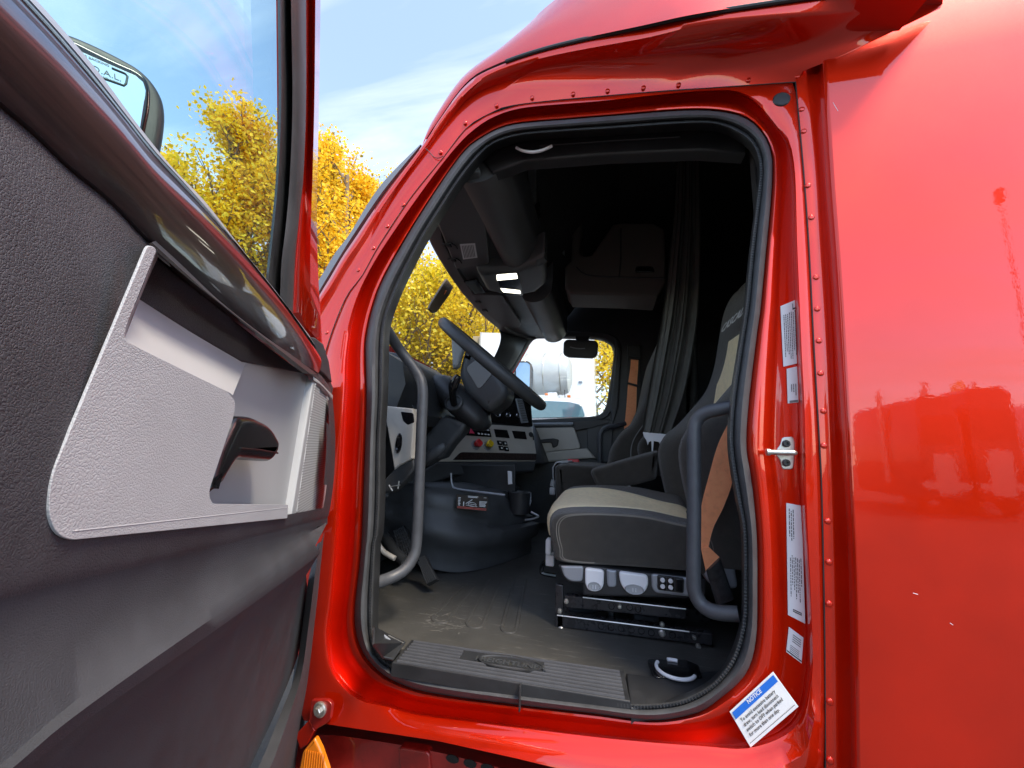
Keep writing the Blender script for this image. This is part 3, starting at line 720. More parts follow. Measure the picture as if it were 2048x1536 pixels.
# handle with dark bezel and raised lever
bz = [(1135,900),(1150,935),(1110,1110),(1060,1215),(990,1275),(982,1262),(1030,1090),(1095,960)]
ho = obj('inside_handle', *slab(rnd([DP(z2(*q), .016) for q in bz], .006), DN, .022, .004), HBLK, door)
lv = [(1140,906),(1205,906),(1290,948),(1328,1018),(1322,1070),(1296,1118),(1170,1108),(1128,1112),(1066,1218),(1000,1270),(1050,1100)]
obj('handle_lever', *slab(rnd([DP(z2(*q), .034) for q in lv], [.01, .015, .02, .015, .012, .014, .01, .015, .008, .006, .01]), DN, .018, .0085, seg=5), HBLK, ho)
obj('handle_rib', *tube([DP(z2(*q), .0342) for q in [(1135,1055),(1220,1062),(1312,1078)]], .0012, 6), HBLK, ho)
# speaker grille with punched dots
def perf():
    m = mat('perforated light grey grille', (.41, .42, .43), .5)
    t = m.node_tree; L = t.links.new; b = t.nodes['Principled BSDF']
    co = t.nodes.new('ShaderNodeTexCoord'); mp = t.nodes.new('ShaderNodeMapping'); mp.inputs['Rotation'].default_value = (0, 0, PH)
    s = t.nodes.new('ShaderNodeVectorMath'); s.operation = 'SCALE'; s.inputs['Scale'].default_value = 190
    fr = t.nodes.new('ShaderNodeVectorMath'); fr.operation = 'FRACTION'; sb = t.nodes.new('ShaderNodeVectorMath'); sb.operation = 'SUBTRACT'; sb.inputs[1].default_value = (.5, 0, .5)
    mu = t.nodes.new('ShaderNodeVectorMath'); mu.operation = 'MULTIPLY'; mu.inputs[1].default_value = (1, 0, 1)
    ln = t.nodes.new('ShaderNodeVectorMath'); ln.operation = 'LENGTH'; lt = t.nodes.new('ShaderNodeMath'); lt.operation = 'LESS_THAN'; lt.inputs[1].default_value = .27
    mx = t.nodes.new('ShaderNodeMixRGB'); mx.inputs['Color1'].default_value = (.41, .42, .43, 1); mx.inputs['Color2'].default_value = (.06, .06, .06, 1)
    L(co.outputs['Object'], mp.inputs[0]); L(mp.outputs[0], s.inputs[0]); L(s.outputs[0], fr.inputs[0]); L(fr.outputs[0], sb.inputs[0]); L(sb.outputs[0], mu.inputs[0]); L(mu.outputs[0], ln.inputs[0]); L(ln.outputs['Value'], lt.inputs[0]); L(lt.outputs[0], mx.inputs['Fac']); L(mx.outputs[0], b.inputs['Base Color'])
    return m
PERF = perf()
sg = [z2(*q) for q in [(1484,716),(1512,738),(1574,802),(1544,1352),(1534,1366),(1378,1386)]]
so = obj('speaker_grille', *slab([DP(q, .012) for q in sg], DN, .02, .003), LGRS, door)
sg2 = [z2(*q) for q in [(1492,745),(1565,812),(1530,1345),(1402,1362)]]
obj('grille_mesh', *slab(rnd([DP(q, .0128) for q in sg2], .006), DN, .003, .0006, seg=1), PERF, so)

# ---- mirror outside the door glass
mo = CAM+ray(240, 160).normalized()*1.02
mn = V((.90, -.44, .04)).normalized()
def MP(q, o=0): return pl(q, mo+mn*o, mn)
z8 = lambda x, y: (60+x/5.69, 40+y/5.69)
mout = [(340,90),(700,240),(1000,390),(1250,530),(1420,700),(1520,880),(1550,1060),(1530,1300),(1490,1500),(1380,2100),(700,2100),(-100,900),(0,100)]
mir = obj('side_mirror', *slab(rnd([MP(z8(*q), 0) for q in mout], .02), mn, .07, .012, seg=5), BLK, truck)
rim = [(430,190),(700,330),(1000,475),(1200,560),(1330,660),(1375,800),(1370,1000),(1310,1280),(1220,1900),(700,1900),(0,900),(100,200)]
obj('mirror_rim', *slab(rnd([MP(z8(*q), .003) for q in rim], .02), mn, .012, .004), GLOSS, mir)
mg = [(520,330),(1000,545),(1200,630),(1290,705),(1318,800),(1312,860),(1262,1190),(1180,1800),(700,1800),(50,900),(100,250)]
MIRG = mat('mirror glass', (.60, .70, .70), .03, 1)
obj('mirror_glass', *slab([MP(z8(*q), .005) for q in mg], mn, .004, .0006, seg=1), MIRG, mir)
q0, q1 = MP(z8(905,532), .0058), MP(z8(612,412), .0058)
xa = q0-q1; ya = mn.cross(xa)
hsz = xa.length/4.9
MINK = mat('mirror etching', (.10, .13, .13), .6)
m = MB().add(text_mesh('BEFORE BACKING', hsz*.92, q0, xa, ya, True, 'RIGHT'))
b0 = MP(z8(1045,700), .0058)
m.add(text_mesh('G.O.A.L.', hsz*2.3, b0, xa, ya, False, 'RIGHT'))
m.add(text_mesh('GET OUT AND LOOK', hsz*.8, MP(z8(1040,738), .0058), xa, ya, True, 'RIGHT'))
fr = [MP(z8(*q), .0056) for q in [(930,545),(1085,610),(1110,640),(1095,720),(1070,745),(800,650)]]
m.add(tube(fr, .0016, 5)); tag(m.build('mirror_etching', MINK, mir, smooth=False), kind='stuff')

# ================================================================== inside the cab
zf = lambda ox, oy, s: (lambda x, y: (ox+x/s, oy+y/s))
def quad_prism(P, n, th, bev=.002): return slab(P, n, th, bev)
NY_ = V((0, -1, 0)); NZ_ = V((0, 0, 1))
# floor, walls, ceiling
fl_ = obj('floor_mat', *box((.4, 1.04, -.02), (2.9, 1.96, .04)), FLOOR, truck, smooth=False)
z6 = zf(600, 1150, 2.56)
m = MB()
for a, b, w in (((936,1173),(881,1236),17), ((990,1158),(950,1246),17), ((1040,1158),(1018,1256),15)):
    for s in (-1, 1):
        P = [PZ((a[0]+s*w*.7, a[1]), .0), PZ(((a[0]+b[0])/2+s*w*.85, (a[1]+b[1])/2), .0), PZ((b[0]+s*w, b[1]), .0)]
        m.add(tube(resample(catmull(P), 12), .006, 8, flat=((0, 0, 1), .7)))
    m.add(tube(resample(catmull([PZ((b[0]-w, b[1]), 0), PZ((b[0]-w*.6, b[1]+8), 0), PZ((b[0]+w*.6, b[1]+9), 0), PZ((b[0]+w, b[1]), 0)]), 12), .006, 8, flat=((0, 0, 1), .7)))
each(m, 'floor_rib', FLOOR, fl_)
LINER = mat('black headliner', (.014, .013, .013), .9, vary=.2)
m = MB()
m.add(box((1.04, 1.06, 2.045), (2.1, 1.9, .04)))
m.add(box((2.05, 1.02, .9), (.04, 2.1, 2.6)))
m.add(box((.98, .10, .9), (1.2, .03, 2.3)))
m.add(slab([V((-.34, .12, 1.42)), V((.12, .12, 2.04)), V((2.0, .12, 2.04)), V((2.0, .12, 1.42))], (0, 1, 0), .03, .002))
m.add(slab([V((-.37, .12, 1.47)), V((-.37, 1.98, 1.47)), V((.08, 1.98, 2.03)), V((.08, .12, 2.03))], (.78, 0, -.62), .03, .002))
m.build('headliner', LINER, truck)
m = MB().add(box((-1.02, 1.02, .25), (.04, 2.0, .9))).add(box((-.86, .10, .3), (.34, .03, .8)))
m.build('firewall', DGR, truck)
m = MB(); rd = random.Random(11)
for k in range(80):
    cx_, cy_ = ((905, 1252), (870, 1238), (940, 1262), (1000, 1190), (830, 1210))[k % 5 if k > 90 else k % 2]
    q = PZ((cx_+rd.gauss(0, 26), cy_+rd.gauss(0, 7)), .0006+k*.000004); a = rd.gauss(.3, .5); l = .002+rd.random()**3*.022; w_ = .0006+.0016*rd.random()
    d_ = V((math.cos(a), math.sin(a), 0)); e_ = V((-d_.y, d_.x, 0))
    m.add(([q-d_*l-e_*w_, q+d_*l-e_*w_*.3, q+d_*l*.8+e_*w_, q-d_*l*.7+e_*w_*.6], [[0, 1, 2, 3]]))
tag(m.build('scuff_marks', mat('pale scuffs', (.17, .165, .15), .8), fl_, smooth=False), kind='stuff')
# tread plate in the doorway
tr = [PZ(q, .022) for q in [(823,1279),(1248,1341),(1261,1402),(784,1324)]]
tread = obj('sill_tread', *slab(tr, NZ_, .03, .003), BLK, truck, smooth=False)
m = MB()
for k in range(8):
    t = (k+.7)/8.2
    a = tr[0].lerp(tr[3], t).lerp(tr[1].lerp(tr[2], t), .02); b = tr[0].lerp(tr[3], t).lerp(tr[1].lerp(tr[2], t), .98)
    segs = [(a, b)] if k > 3 else [(a, a.lerp(b, .27)), (a.lerp(b, .66), b)] if k > 0 else [(a, b)]
    for c, d in segs: m.add(tube([c, d], .0042, 8, flat=((0, 0, 1), .9)))
each(m, 'tread_ridge', TRIML, tread)
oc = PZ((1020, 1328), .0225); ox_ = (PZ((1086,1338), .0225)-PZ((957,1318), .0225)); L0 = ox_.length/2
xx = ox_.normalized(); yy_ = V((0, 0, 1)).cross(xx)
lo_ = [[oc+xx*(math.cos(a)*L0*k)+yy_*(math.sin(a)*.030*k2)+V((0, 0, h)) for a in [2*math.pi*i/40 for i in range(40)]] for k, k2, h in ((1.0, 1.0, -.002), (1.0, 1.0, .004), (.96, .86, .0045), (.94, .8, .0015), (.5, .3, .0015))]
bd = obj('tread_badge', *loft(lo_, True, True), BLK, tread)
obj('badge_lettering', *text_mesh('FREIGHTLINER', .026, oc-yy_*.009+V((0, 0, .002)), xx, yy_, True, 'CENTER', .001), DGR, bd, smooth=False)
m = MB()
for q in ((z6(625,405)), (z6(1545,550))): m.add(disc(PZ(q, .0225), NZ_, [(.006, -.001), (.005, .004), (0, .0045)], 12))
each(m, 'tread_screw', STEEL, tread)
m = MB()
kp = [PZ((746,1250), .12), PZ((778,1268), .05), PZ((812,1284), .03), PZ((786,1322), .028), PZ((765,1318), .035), PZ((744,1290), .10)]
m.add(slab([q for q in kp], (PZ((760,1290), .06)-CAM)*-1, .02, .004))
m.build('kick_trim', BLK, truck)
m = MB()
for a, b in (((752,1253),(783,1277)), ((757,1268),(774,1288))): m.add(tube([PZ(a, .085)+V((0, -.01, 0)), PZ(b, .05)+V((0, -.01, 0))], .004, 6))
each(m, 'kick_trim_rib', SILV, truck)
sb = [PZ(q, .012) for q in [(1252,1345),(1300,1352),(1480,1335),(1500,1400),(1262,1415)]]
obj('sill_end_trim', *slab(sb, NZ_, .03, .004), BLK, truck)
# battery switch plate
sp_ = [PZ(q, .016) for q in [(1295,1317),(1372,1319),(1398,1330),(1404,1354),(1310,1354)]]
bs = obj('battery_switch', *slab(rnd(sp_, .008), NZ_, .012, .002), GLOSS, truck)
c = PZ((1351, 1340), .017)
obj('switch_knob', *disc(c, NZ_, [(.032, -.001), (.030, .010), (.018, .014), (.016, .030), (.010, .034), (0, .034)], 26), BLK, bs)
cx = V((1, 0, 0)); cyv = V((0, 1, 0))
arc = lambda a0, a1: [c+cx*(math.cos(rad(a))*.043)+cyv*(math.sin(rad(a))*.043)+V((0, 0, .002)) for a in range(a0, a1, 8)]
obj('switch_mark', *MB().add(tube(arc(150, 340), .0042, 8)).add(tube(arc(75, 115), .0042, 8)).__dict__['v'] and (lambda b: (b.v, b.f))(MB().add(tube(arc(150, 340), .0042, 8)).add(tube(arc(75, 115), .0042, 8))), WHT, bs)
m = MB()
for q in ((1313,1326),(1379,1334),(1324,1349)): m.add(disc(PZ(q, .0165), NZ_, [(.0075, -.001), (.0065, .004), (0, .005)], 14))
each(m, 'switch_screw', STEEL, bs)

# grab handles
hl = [PY((764,640), .05), PY((775,662), .09), PY((800,700), .17), PY((832,742), .20), PY((845,775), .20), PY((843,850), .20), PY((839,950), .20), PY((833,1080), .20), PY((826,1115), .19), PY((806,1142), .165), PY((775,1158), .13), PY((745,1168), .08)]
obj('grab_handle', *tube(resample(catmull(hl, False, 8), 60), .0168, 16), TUBE, truck)
hr = [PY((1470,812), .05), PY((1440,818), .06), PY((1410,826), .075), PY((1393,842), .085), PY((1388,870), .085), PY((1388,1000), .085), PY((1387,1150), .085), PY((1390,1185), .085), PY((1404,1210), .08), PY((1430,1224), .065), PY((1478,1228), .05)]
obj('grab_handle', *tube(resample(catmull(hr, False, 8), 60), .0158, 16), TUBE, truck)

# ---- doghouse console between the foot wells
cols = [(752,.66), (790,.66), (840,.63), (900,.68), (950,.75), (1000,.87), (1038,1.0), (1062,1.12)]
rows_px = [[(752,1075),(790,1105),(840,1130),(900,1144),(950,1141),(1000,1128),(1040,1114),(1060,1106)],
           [(752,1060),(790,1095),(840,1118),(900,1135),(950,1131),(1002,1118),(1044,1106),(1063,1098)],
           [(752,1030),(790,1060),(840,1080),(900,1098),(950,1100),(1004,1092),(1045,1084),(1062,1078)],
           [(752,1020),(790,1050),(840,1070),(900,1090),(950,1094),(1008,1086),(1056,1076),(1076,1068)],
           [(752,1005),(790,1030),(840,1045),(900,1060),(950,1066),(1010,1062),(1058,1052),(1078,1046)],
           [(752,995),(790,1015),(840,1025),(900,1034),(940,1046),(1000,1052),(1046,1046),(1064,1042)],
           [(752,990),(790,1004),(840,1010),(900,1022),(940,1034),(1004,1038),(1048,1034),(1066,1032)],
           [(752,975),(790,985),(840,990),(900,1000),(945,1010),(1002,1014),(1022,1012),(1024,1010)],
           [(752,962),(790,968),(840,972),(900,977),(950,983),(1000,988),(1018,990),(1022,990)]]
LL = [[PY(q, cols[i][1]+(.02 if r > 6 else 0)-(.03 if r in (3, 4) else 0)-(.02 if r == 7 else 0)) for i, q in enumerate(R)] for r, R in enumerate(rows_px)]
LL = [resample(catmull(l, False, 6), 44) for l in LL]
LL.append([p+V((-.06, .5, .0)) for p in LL[-1]])
cons = obj('engine_cover', *loft(LL), DGR, truck, ang=70)
# tray and pocket behind, light outline
pk = [PY(q, .80) for q in [(905,945),(906,975),(912,983),(1016,993),(1016,940)]]
obj('console_pocket', *slab([PY(q, 1.02) for q in [(900,930),(905,990),(1030,1000),(1030,930)]], NY_, .02, .004), BLK, cons)
obj('pocket_edge', *tube(resample(catmull([PY(q, .72) for q in [(902,946),(904,968),(912,977),(950,983),(1010,990)]]), 30), .0045, 8), SILV, cons)
obj('pocket_divider', *slab([PY(q, .98) for q in [(1015,942),(1023,943),(1024,968),(1016,969)]], NY_, .012, .002), WHT, cons)
cu = PY((1040, 984), .98)
cup = [V((cu.x, cu.y, 0))]
def ringz(c, r, z, n=28, sx=1): return [V((c.x+math.cos(2*math.pi*k/n)*r*sx, c.y+math.sin(2*math.pi*k/n)*r, z)) for k in range(n)]
zc = cu.z
obj('cup_holder', *loft([ringz(cu, .046, zc-.10), ringz(cu, .052, zc-.01), ringz(cu, .053, zc), ringz(cu, .050, zc+.002), ringz(cu, .046, zc), ringz(cu, .041, zc-.08), ringz(cu, .001, zc-.08)], True), BLK, cons)
c2 = cu+V((-.10, -.02, .0))
obj('cup_holder', *loft([ringz(c2, .040, zc-.06), ringz(c2, .045, zc-.004), ringz(c2, .044, zc), ringz(c2, .040, zc-.002), ringz(c2, .036, zc-.06), ringz(c2, .001, zc-.06)], True), BLK, cons)
m = MB().add(tube([PY(q, 1.0) for q in [(1060,985),(1061,1000),(1058,1012)]], .006, 8)); m.build('cup_rib', SILV, cons)
m = MB().add(tube(resample(catmull([PY(q, 1.0) for q in [(1050,1040),(1064,1038),(1077,1033),(1072,1029),(1062,1024)]]), 20), .005, 8)); m.build('side_pocket_rim', SILV, cons)
# pictogram label on the console
z4 = zf(740, 780, 5.12)
cl = [z4(885,1065), z4(1215,1090), z4(1205,1245), z4(880,1215)]
LY = .665
pts = [PY(q, LY+.04*(q[0]-912)/60) for q in cl]
ln_ = (pts[1]-pts[0]).cross(pts[3]-pts[0]).normalized()
if ln_.y > 0: ln_ = -ln_
cl_o = obj('hazard_label', *slab(rnd(pts, .006), ln_, .002, .0005, seg=1), GLOSS, cons)
def bl2(P, o): return lambda u, v_: P[0].lerp(P[1], u).lerp(P[3].lerp(P[2], u), v_)+ln_*o
at = bl2(pts, .0008)
def rect(u0, v0, u1, v1): return [at(u0, v0), at(u1, v0), at(u1, v1), at(u0, v1)], [[0, 1, 2, 3]]
m = MB(); rd = random.Random(5)
for (u0, u1, v0, v1, nn) in ((.06, .17, .2, .8, 6), (.72, .96, .36, .75, 5), (.36, .68, .06, .2, 2), (.85, .95, .1, .14, 1)):
    for k in range(nn):
        y = v0+(v1-v0)*k/nn; m.add(rect(u0, y, u1-rd.random()*.05, y+(v1-v0)/nn*.5))
m.add(rect(.22, .48, .25, .78)); m.add(tube([at(.3, .6), at(.5, .3)], .0015, 5)); m.add(tube([at(.3, .7), at(.66, .74)], .001, 5))
m.add(tube([at(.5+.13*math.cos(a), .62+.13*math.sin(a)) for a in [k*.45 for k in range(15)]], .001, 5)); m.add(tube([at(.38, .6), at(.62, .62)], .001, 5))
tag(m.build('label_print', LAB, cl_o, smooth=False), kind='stuff')
m = MB().add(rect(.04, .82, .95, .86)).add(rect(.04, .90, .95, .94)); m.build('label_red_print', mat('red ink', (.5, .08, .06), .5), cl_o, smooth=False)
# pedals
def plate(P, Y0, Y1, th=.012):
    pts = [PY(q, Y0 if i < 2 else Y1) for i, q in enumerate(P)]
    n = (pts[1]-pts[0]).cross(pts[3]-pts[0]).normalized()
    if n.dot(CAM-pts[0]) < 0: n = -n
    return pts, n
pts, n = plate([(834,1118),(850,1112),(873,1158),(853,1169)], .50, .44)
pd = obj('accelerator_pedal', *slab(pts, n, .02, .003), BLK, truck)
m = MB()
for k in range(6):
    u = (k+.5)/6; m.add(tube([pts[0].lerp(pts[1], u)+n*.001, pts[3].lerp(pts[2], u)+n*.001], .003, 6))
each(m, 'pedal_rib', DGR, pd)
pts, n = plate([(786,1062),(808,1052),(836,1118),(806,1131)], .60, .48)
pd = obj('brake_pedal', *slab(pts, n, .02, .004), BLK, truck)
m = MB()
for k in range(6):
    u = (k+.5)/6; m.add(tube([pts[0].lerp(pts[1], u)+n*.001, pts[3].lerp(pts[2], u)+n*.001], .003, 6))
for k in range(9):
    u = (k+.5)/9; m.add(tube([pts[0].lerp(pts[3], u)+n*.002, pts[1].lerp(pts[2], u)+n*.002], .003, 6))
each(m, 'pedal_rib', DGR, pd)
m = MB().add(tube([PY((772,1075), .62), PY((790,1105), .5), PY((812,1125), .45)], .02, 10)); m.build('pedal_arm', DGR, pd)
obj('dead_pedal', *tube(resample(catmull([PY(q, .40) for q in [(752,1070),(757,1088),(768,1104),(790,1117)]]), 20), .009, 10), PEDG, truck)

# ---- dashboard
LB, RB_, RT = PY((869,922), .9), PY((1073,916), 1.5), PY((1065,854), 1.56)
pn = (RB_-LB).cross(RT-LB).normalized()
if pn.dot(CAM-LB) < 0: pn = -pn
def DB(q, o=0): return pl(q, LB+pn*o, pn)
m = MB()
# body behind the panels and over the foot wells
prof = [(-1.02, .40), (-.92, .38), (-.84, .42), (-.80, .50), (-.74, .62), (-.70, .74), (-.72, .82), (-.80, .865), (-1.02, .90)]
m.add(loft([[V((x, Y, z)) for x, z in prof] for Y in (.30, .33, .74)], True, True))
def pf(Y):
    f = -.815+(min(Y, 1.56)-.9)*.655-.03
    return [V((x, Y, z)) for x, z in ((-1.06, .40), (f-.06, .41), (f, .44), (f-.09, .66), (f-.17, .80), (min(f-.24, -.8), .87), (-1.06, .90))]
m.add(loft([pf(Y) for Y in (.74, .9, 1.2, 1.56, 1.93)], True, True))
dash = m.build('dashboard', BLK, truck, ang=50)
dt = [PY((768,690), .32), PY((800,697), .32), PY((835,706), .5), PY((905,725), .95), PY((960,760), 1.5)]
# beige centre panel
bp = [(937,847),(1000,850),(1065,854.5),(1073,909),(1072,921.5),(869,923),(880,910),(905,884)]
pan = obj('centre_panel', *slab([DB(q) for q in bp], pn, .03, .003), PEDG, dash)
obj('wood_inlay', *slab(rnd([DB(q, .0035) for q in [(921,904),(1073.5,907),(1072,920.5),(906,919.5)]], [.02, .002, .002, .004]), pn, .004, .001), WOOD, pan)
z7 = zf(860, 840, 6.98)
sw = obj('switch_bank', *slab(rnd([DB(z7(*q), .003) for q in [(520,92),(835,118),(860,236),(425,208)]], .004), pn, .004, .001), GLOSS, pan)
m = MB()
for k in range(4):
    m.add(slab([DB(z7(650+k*48+dx_, 118+k*4+dy_), .005) for dx_, dy_ in ((0, 0), (30, 3), (34, 22), (4, 20))], pn, .002, .0005, seg=1)); m.add(slab([DB(z7(668+k*46+dx_, 178+k*5+dy_), .005) for dx_, dy_ in ((0, 0), (26, 3), (30, 22), (4, 20))], pn, .002, .0005, seg=1))
for k in range(2): m.add(slab([DB(z7(440+k*44+dx_, 168+k*4+dy_), .005) for dx_, dy_ in ((0, 0), (24, 3), (28, 18), (4, 16))], pn, .002, .0005, seg=1))
each(m, 'switch_symbol', LAB, sw)
hz = [DB(z7(*q), .006) for q in [(572,112),(626,190),(552,186)]]
obj('hazard_switch', *slab(hz, pn, .004, .001), mat('pink red switch', (.75, .05, .12), .4), sw)
def knob(q, M_, r, nm):
    c = DB(q, 0)
    b = MB().add(disc(c, pn, [(r*.55, 0), (r*.5, r*1.2)], 16)); 
    xh, yh, zh = frame(pn)
    lp_ = []
    for rr_, h in ((r*.8, r*1.0), (r*1.05, r*1.15), (r*1.05, r*1.6), (r*.85, r*1.8), (r*.7, r*1.72), (0.0, r*1.72)):
        lp_.append([c+xh*math.cos(a)*rr_*(1+.07*math.cos(4*a))+yh*math.sin(a)*rr_*(1+.07*math.cos(4*a))+zh*h for a in [2*math.pi*k/32 for k in range(32)]])
    b.add(loft(lp_, True, True)); return b.build(nm, M_, pan)
knob((952,889), REDP, .021, 'brake_valve_knob'); knob((975,890), YELP, .020, 'brake_valve_knob')
m = MB()
for q in ((951,890),(974,892)): m.add(disc(DB(q, 0), pn, [(.028, 0), (.026, .004), (.018, .004), (.018, .0)], 24))
each(m, 'knob_collar', SILV, pan)
for P in ([(890,125),(1080,140),(1117,254),(918,240)], [(1142,148),(1330,160),(1357,272),(1180,258)]):
    pp = [DB(z7(*q), .001) for q in P]; o = obj('blank_pocket', *slab(rnd(pp, .004), pn, .004, .0015), GLOSS, pan)
c = DB(z7(1408,205), .002)
obj('power_outlet', *MB().add(disc(c, pn, [(.017, -.002), (.017, .006), (.012, .009), (.010, .004), (0, .004)], 20)).add(box(DB(z7(1445,250), .004), (.008, .006, .03), .002)).__dict__['v'] and (lambda b: (b.v, b.f))(MB().add(disc(c, pn, [(.017, -.002), (.017, .006), (.012, .009), (.010, .004), (0, .004)], 20)).add(box(DB(z7(1445,250), .004), (.008, .006, .03), .002))), BLK, pan)
m = MB(); m2 = MB()
for a in range(2):
    for b in range(2):
        P = [z7(938+a*72+b*22+dx_, 282+b*76+a*10+dy_) for dx_, dy_ in ((0, 0), (62, 6), (76, 66), (16, 62))]
        m.add(slab(rnd([DB(q, .006) for q in P], .003), pn, .006, .0015))
        m2.add(slab([DB(z7(968+a*72+b*22+dx_, 304+b*76+a*10+dy_), .0068) for dx_, dy_ in ((0, 0), (22, 2), (28, 22), (6, 20))], pn, .001, .0002, seg=1))
each(m, 'window_switch', GLOSS, pan); each(m2, 'switch_symbol', LAB, pan)
# dark band under the panel and the lower dash curve
db = [(872,924),(1073,922),(1069,941),(1020,946),(960,948),(912,950),(880,960),(845,975),(790,992),(758,1000),(758,985),(800,960),(840,945)]
obj('knee_panel', *slab([DB(q, .004) for q in db], pn, .05, .012), DGR, dash)
# gauge cluster right of the wheel
LB2, n2 = DB((1065,852)), (pn+V((.25, -.25, -.1))).normalized()
def GB(q, o=0): return pl(q, LB2+n2*o, n2)
gc = [(965,842),(1066,853),(1062,800),(1050,792),(1000,775),(960,775)]
clu = obj('gauge_panel', *slab(rnd([GB(q, -.002) for q in gc], .01), n2, .03, .004), GLOSS, dash)
for q, r in (((995,829),.017), ((1016,830),.016), ((1036,831),.016), ((1008,807),.015), ((1022,792),.012)):
    g = obj('gauge', *disc(GB(q, -.002), n2, [(r, 0), (r*1.02, .005), (r*.9, .008), (r*.8, .006), (r*.76, .002), (0, .002)], 26), CHROME if r > .0155 else STEEL, clu)
    obj('gauge_face', *disc(GB(q, .0012), n2, [(r*.75, 0), (r*.75, .001), (0, .001)], 20), GLOSS, g)
    xh, yh, zh = frame(n2); c = GB(q, .0026)
    mm = MB()
    for k in range(7):
        a = rad(210-k*40); mm.add(tube([c+(xh*math.cos(a)+yh*math.sin(a))*r*.52, c+(xh*math.cos(a)+yh*math.sin(a))*r*.66], .0006, 4))
    mm.add(tube([c, c+(xh*.6+yh*.4)*r*.6], .0006, 4)); tag(mm.build('gauge_marks', LAB, g), kind='stuff')
vp = [z4(1495,85), z4(1560,92), z4(1622,330), z4(1610,342), z4(1558,335), z4(1500,110)]
ven = obj('air_vent', *slab(rnd([GB(q, .006) for q in [(1032,797),(1045,798),(1057,845),(1044,846)]], .004), n2, .012, .002), SILV, clu)
m = MB()
for k in range(13):
    a = GB((1034+12*k/13+.6, 800+44*k/13), .0072); b = GB((1043.5+12*k/13+.4, 800.6+44*k/13), .0072); m.add(tube([a, b], .0018, 6))
each(m, 'vent_slat', BLK, ven)
# driver's end of the dashboard
pe = [z4(*q) for q in [(145,160),(440,190),(450,300),(425,680),(430,700),(300,770),(262,800),(245,815),(205,560),(150,240)]]
pe_o = obj('dash_end_panel', *slab([PY(q, .27) for q in pe], NY_, .03, .005), PEDG, dash)
hk = PY((798,886), .268)
obj('headlamp_switch', *disc(hk, (.25, -1, .1), [(.026, -.004), (.026, .003), (.022, .005), (.015, .003), (.011, .012), (0, .012)], 28, .42, 1.3), GLOSS, pe_o)
obj('dash_end_recess', *slab(rnd([PY(q, .269) for q in [(801,823),(826,826),(828,845),(815,850),(806,842)]], .006), NY_, .004, .001), GLOSS, pe_o)
le = [(790,936),(826,918),(830,935),(812,960),(785,985),(762,988),(758,975),(772,955)]
obj('lower_end_panel', *slab([PY(q, .28) for q in le], NY_, .04, .008), DGR, dash)
m = MB()
for a, b in (((778,970),(785,982)), ((798,962),(796,978)), ((780,974),(800,970))): m.add(tube([PY(a, .262), PY(b, .262)], .0025, 6))
m.build('release_latch', STEEL, dash)
# instrument hood and inner screens
ih = [PY(q, .42) for q in [(768,700),(800,706),(832,730),(850,760),(852,830),(838,850),(800,812),(790,750),(770,720)]]
obj('instrument_hood', *slab(ih, NY_, .35, .02), BLK, dash)
ic = [PY(q, .40) for q in [(792,770),(815,762),(826,815),(800,812)]]
obj('instrument_face', *slab(ic, NY_, .01, .004), DGR, dash)
# column cover, wheel
co_ = [z4(*q) for q in [(545,470),(700,300),(770,250),(1000,330),(945,430),(830,560),(740,690),(650,720),(560,780)]]
obj('column_cover', *slab([PY(q, .55) for q in co_], NY_, .07, .02), DGR, dash)
obj('shift_lever', *tube(resample(catmull([PY(q, .44) for q in [(846,925),(862,912),(878,900),(890,890)]]), 14), [.012, .013, .015, .018, .02, .021, .021, .021, .021, .021, .02, .018, .015, .01], 12), DGR, dash)
# steering wheel : dished rim seen nearly edge on
WT, WB = PY((898,652), .60), PY((1084,813), .60)
WC = (WT+WB)/2; WR = (WB-WT).length/2-.012; wv = (WB-WT).normalized(); wy = V((0, 1, 0)); wn_ = wv.cross(wy).normalized()
if wn_.z < 0: wn_ = -wn_
wy = (wy*math.cos(rad(.8))+wn_*math.sin(rad(.8))).normalized(); wn_ = wv.cross(wy).normalized()
if wn_.z < 0: wn_ = -wn_
def WP(a, r, h=0): return WC+(wv*math.cos(a)+wy*math.sin(a))*r+wn_*h
wheel = obj('steering_wheel', *tube([WP(2*math.pi*k/72, WR) for k in range(72)], .0225, 14, True), DGR, truck)
z3 = zf(740, 600, 3.1725)
hubp = rnd([PY(z3(*q), .54) for q in [(600,290),(700,352),(800,435),(875,560),(850,640),(750,722),(600,590),(555,470),(575,380)]], .03)
hub = obj('wheel_hub', *slab(hubp, NY_, .13, .03, seg=5), DGR, wheel)
obj('hub_patch', *slab(rnd([PY(z3(*q), .536) for q in [(605,430),(695,362),(790,445),(735,520),(690,572)]], .02), NY_, .004, .002), mat('mid grey plastic', (.16, .165, .165), .5), hub)  # lighter grey patch laid on the hub
for Y in (.53, .63):
    obj('wheel_spoke', *slab(rnd([PY(z3(*q), Y) for q in [(512,205),(590,262),(592,300),(575,345),(556,420),(522,440),(516,300)]], .02), NY_, .03, .009), mat('satin grey spoke', (.24, .25, .25), .4), wheel)
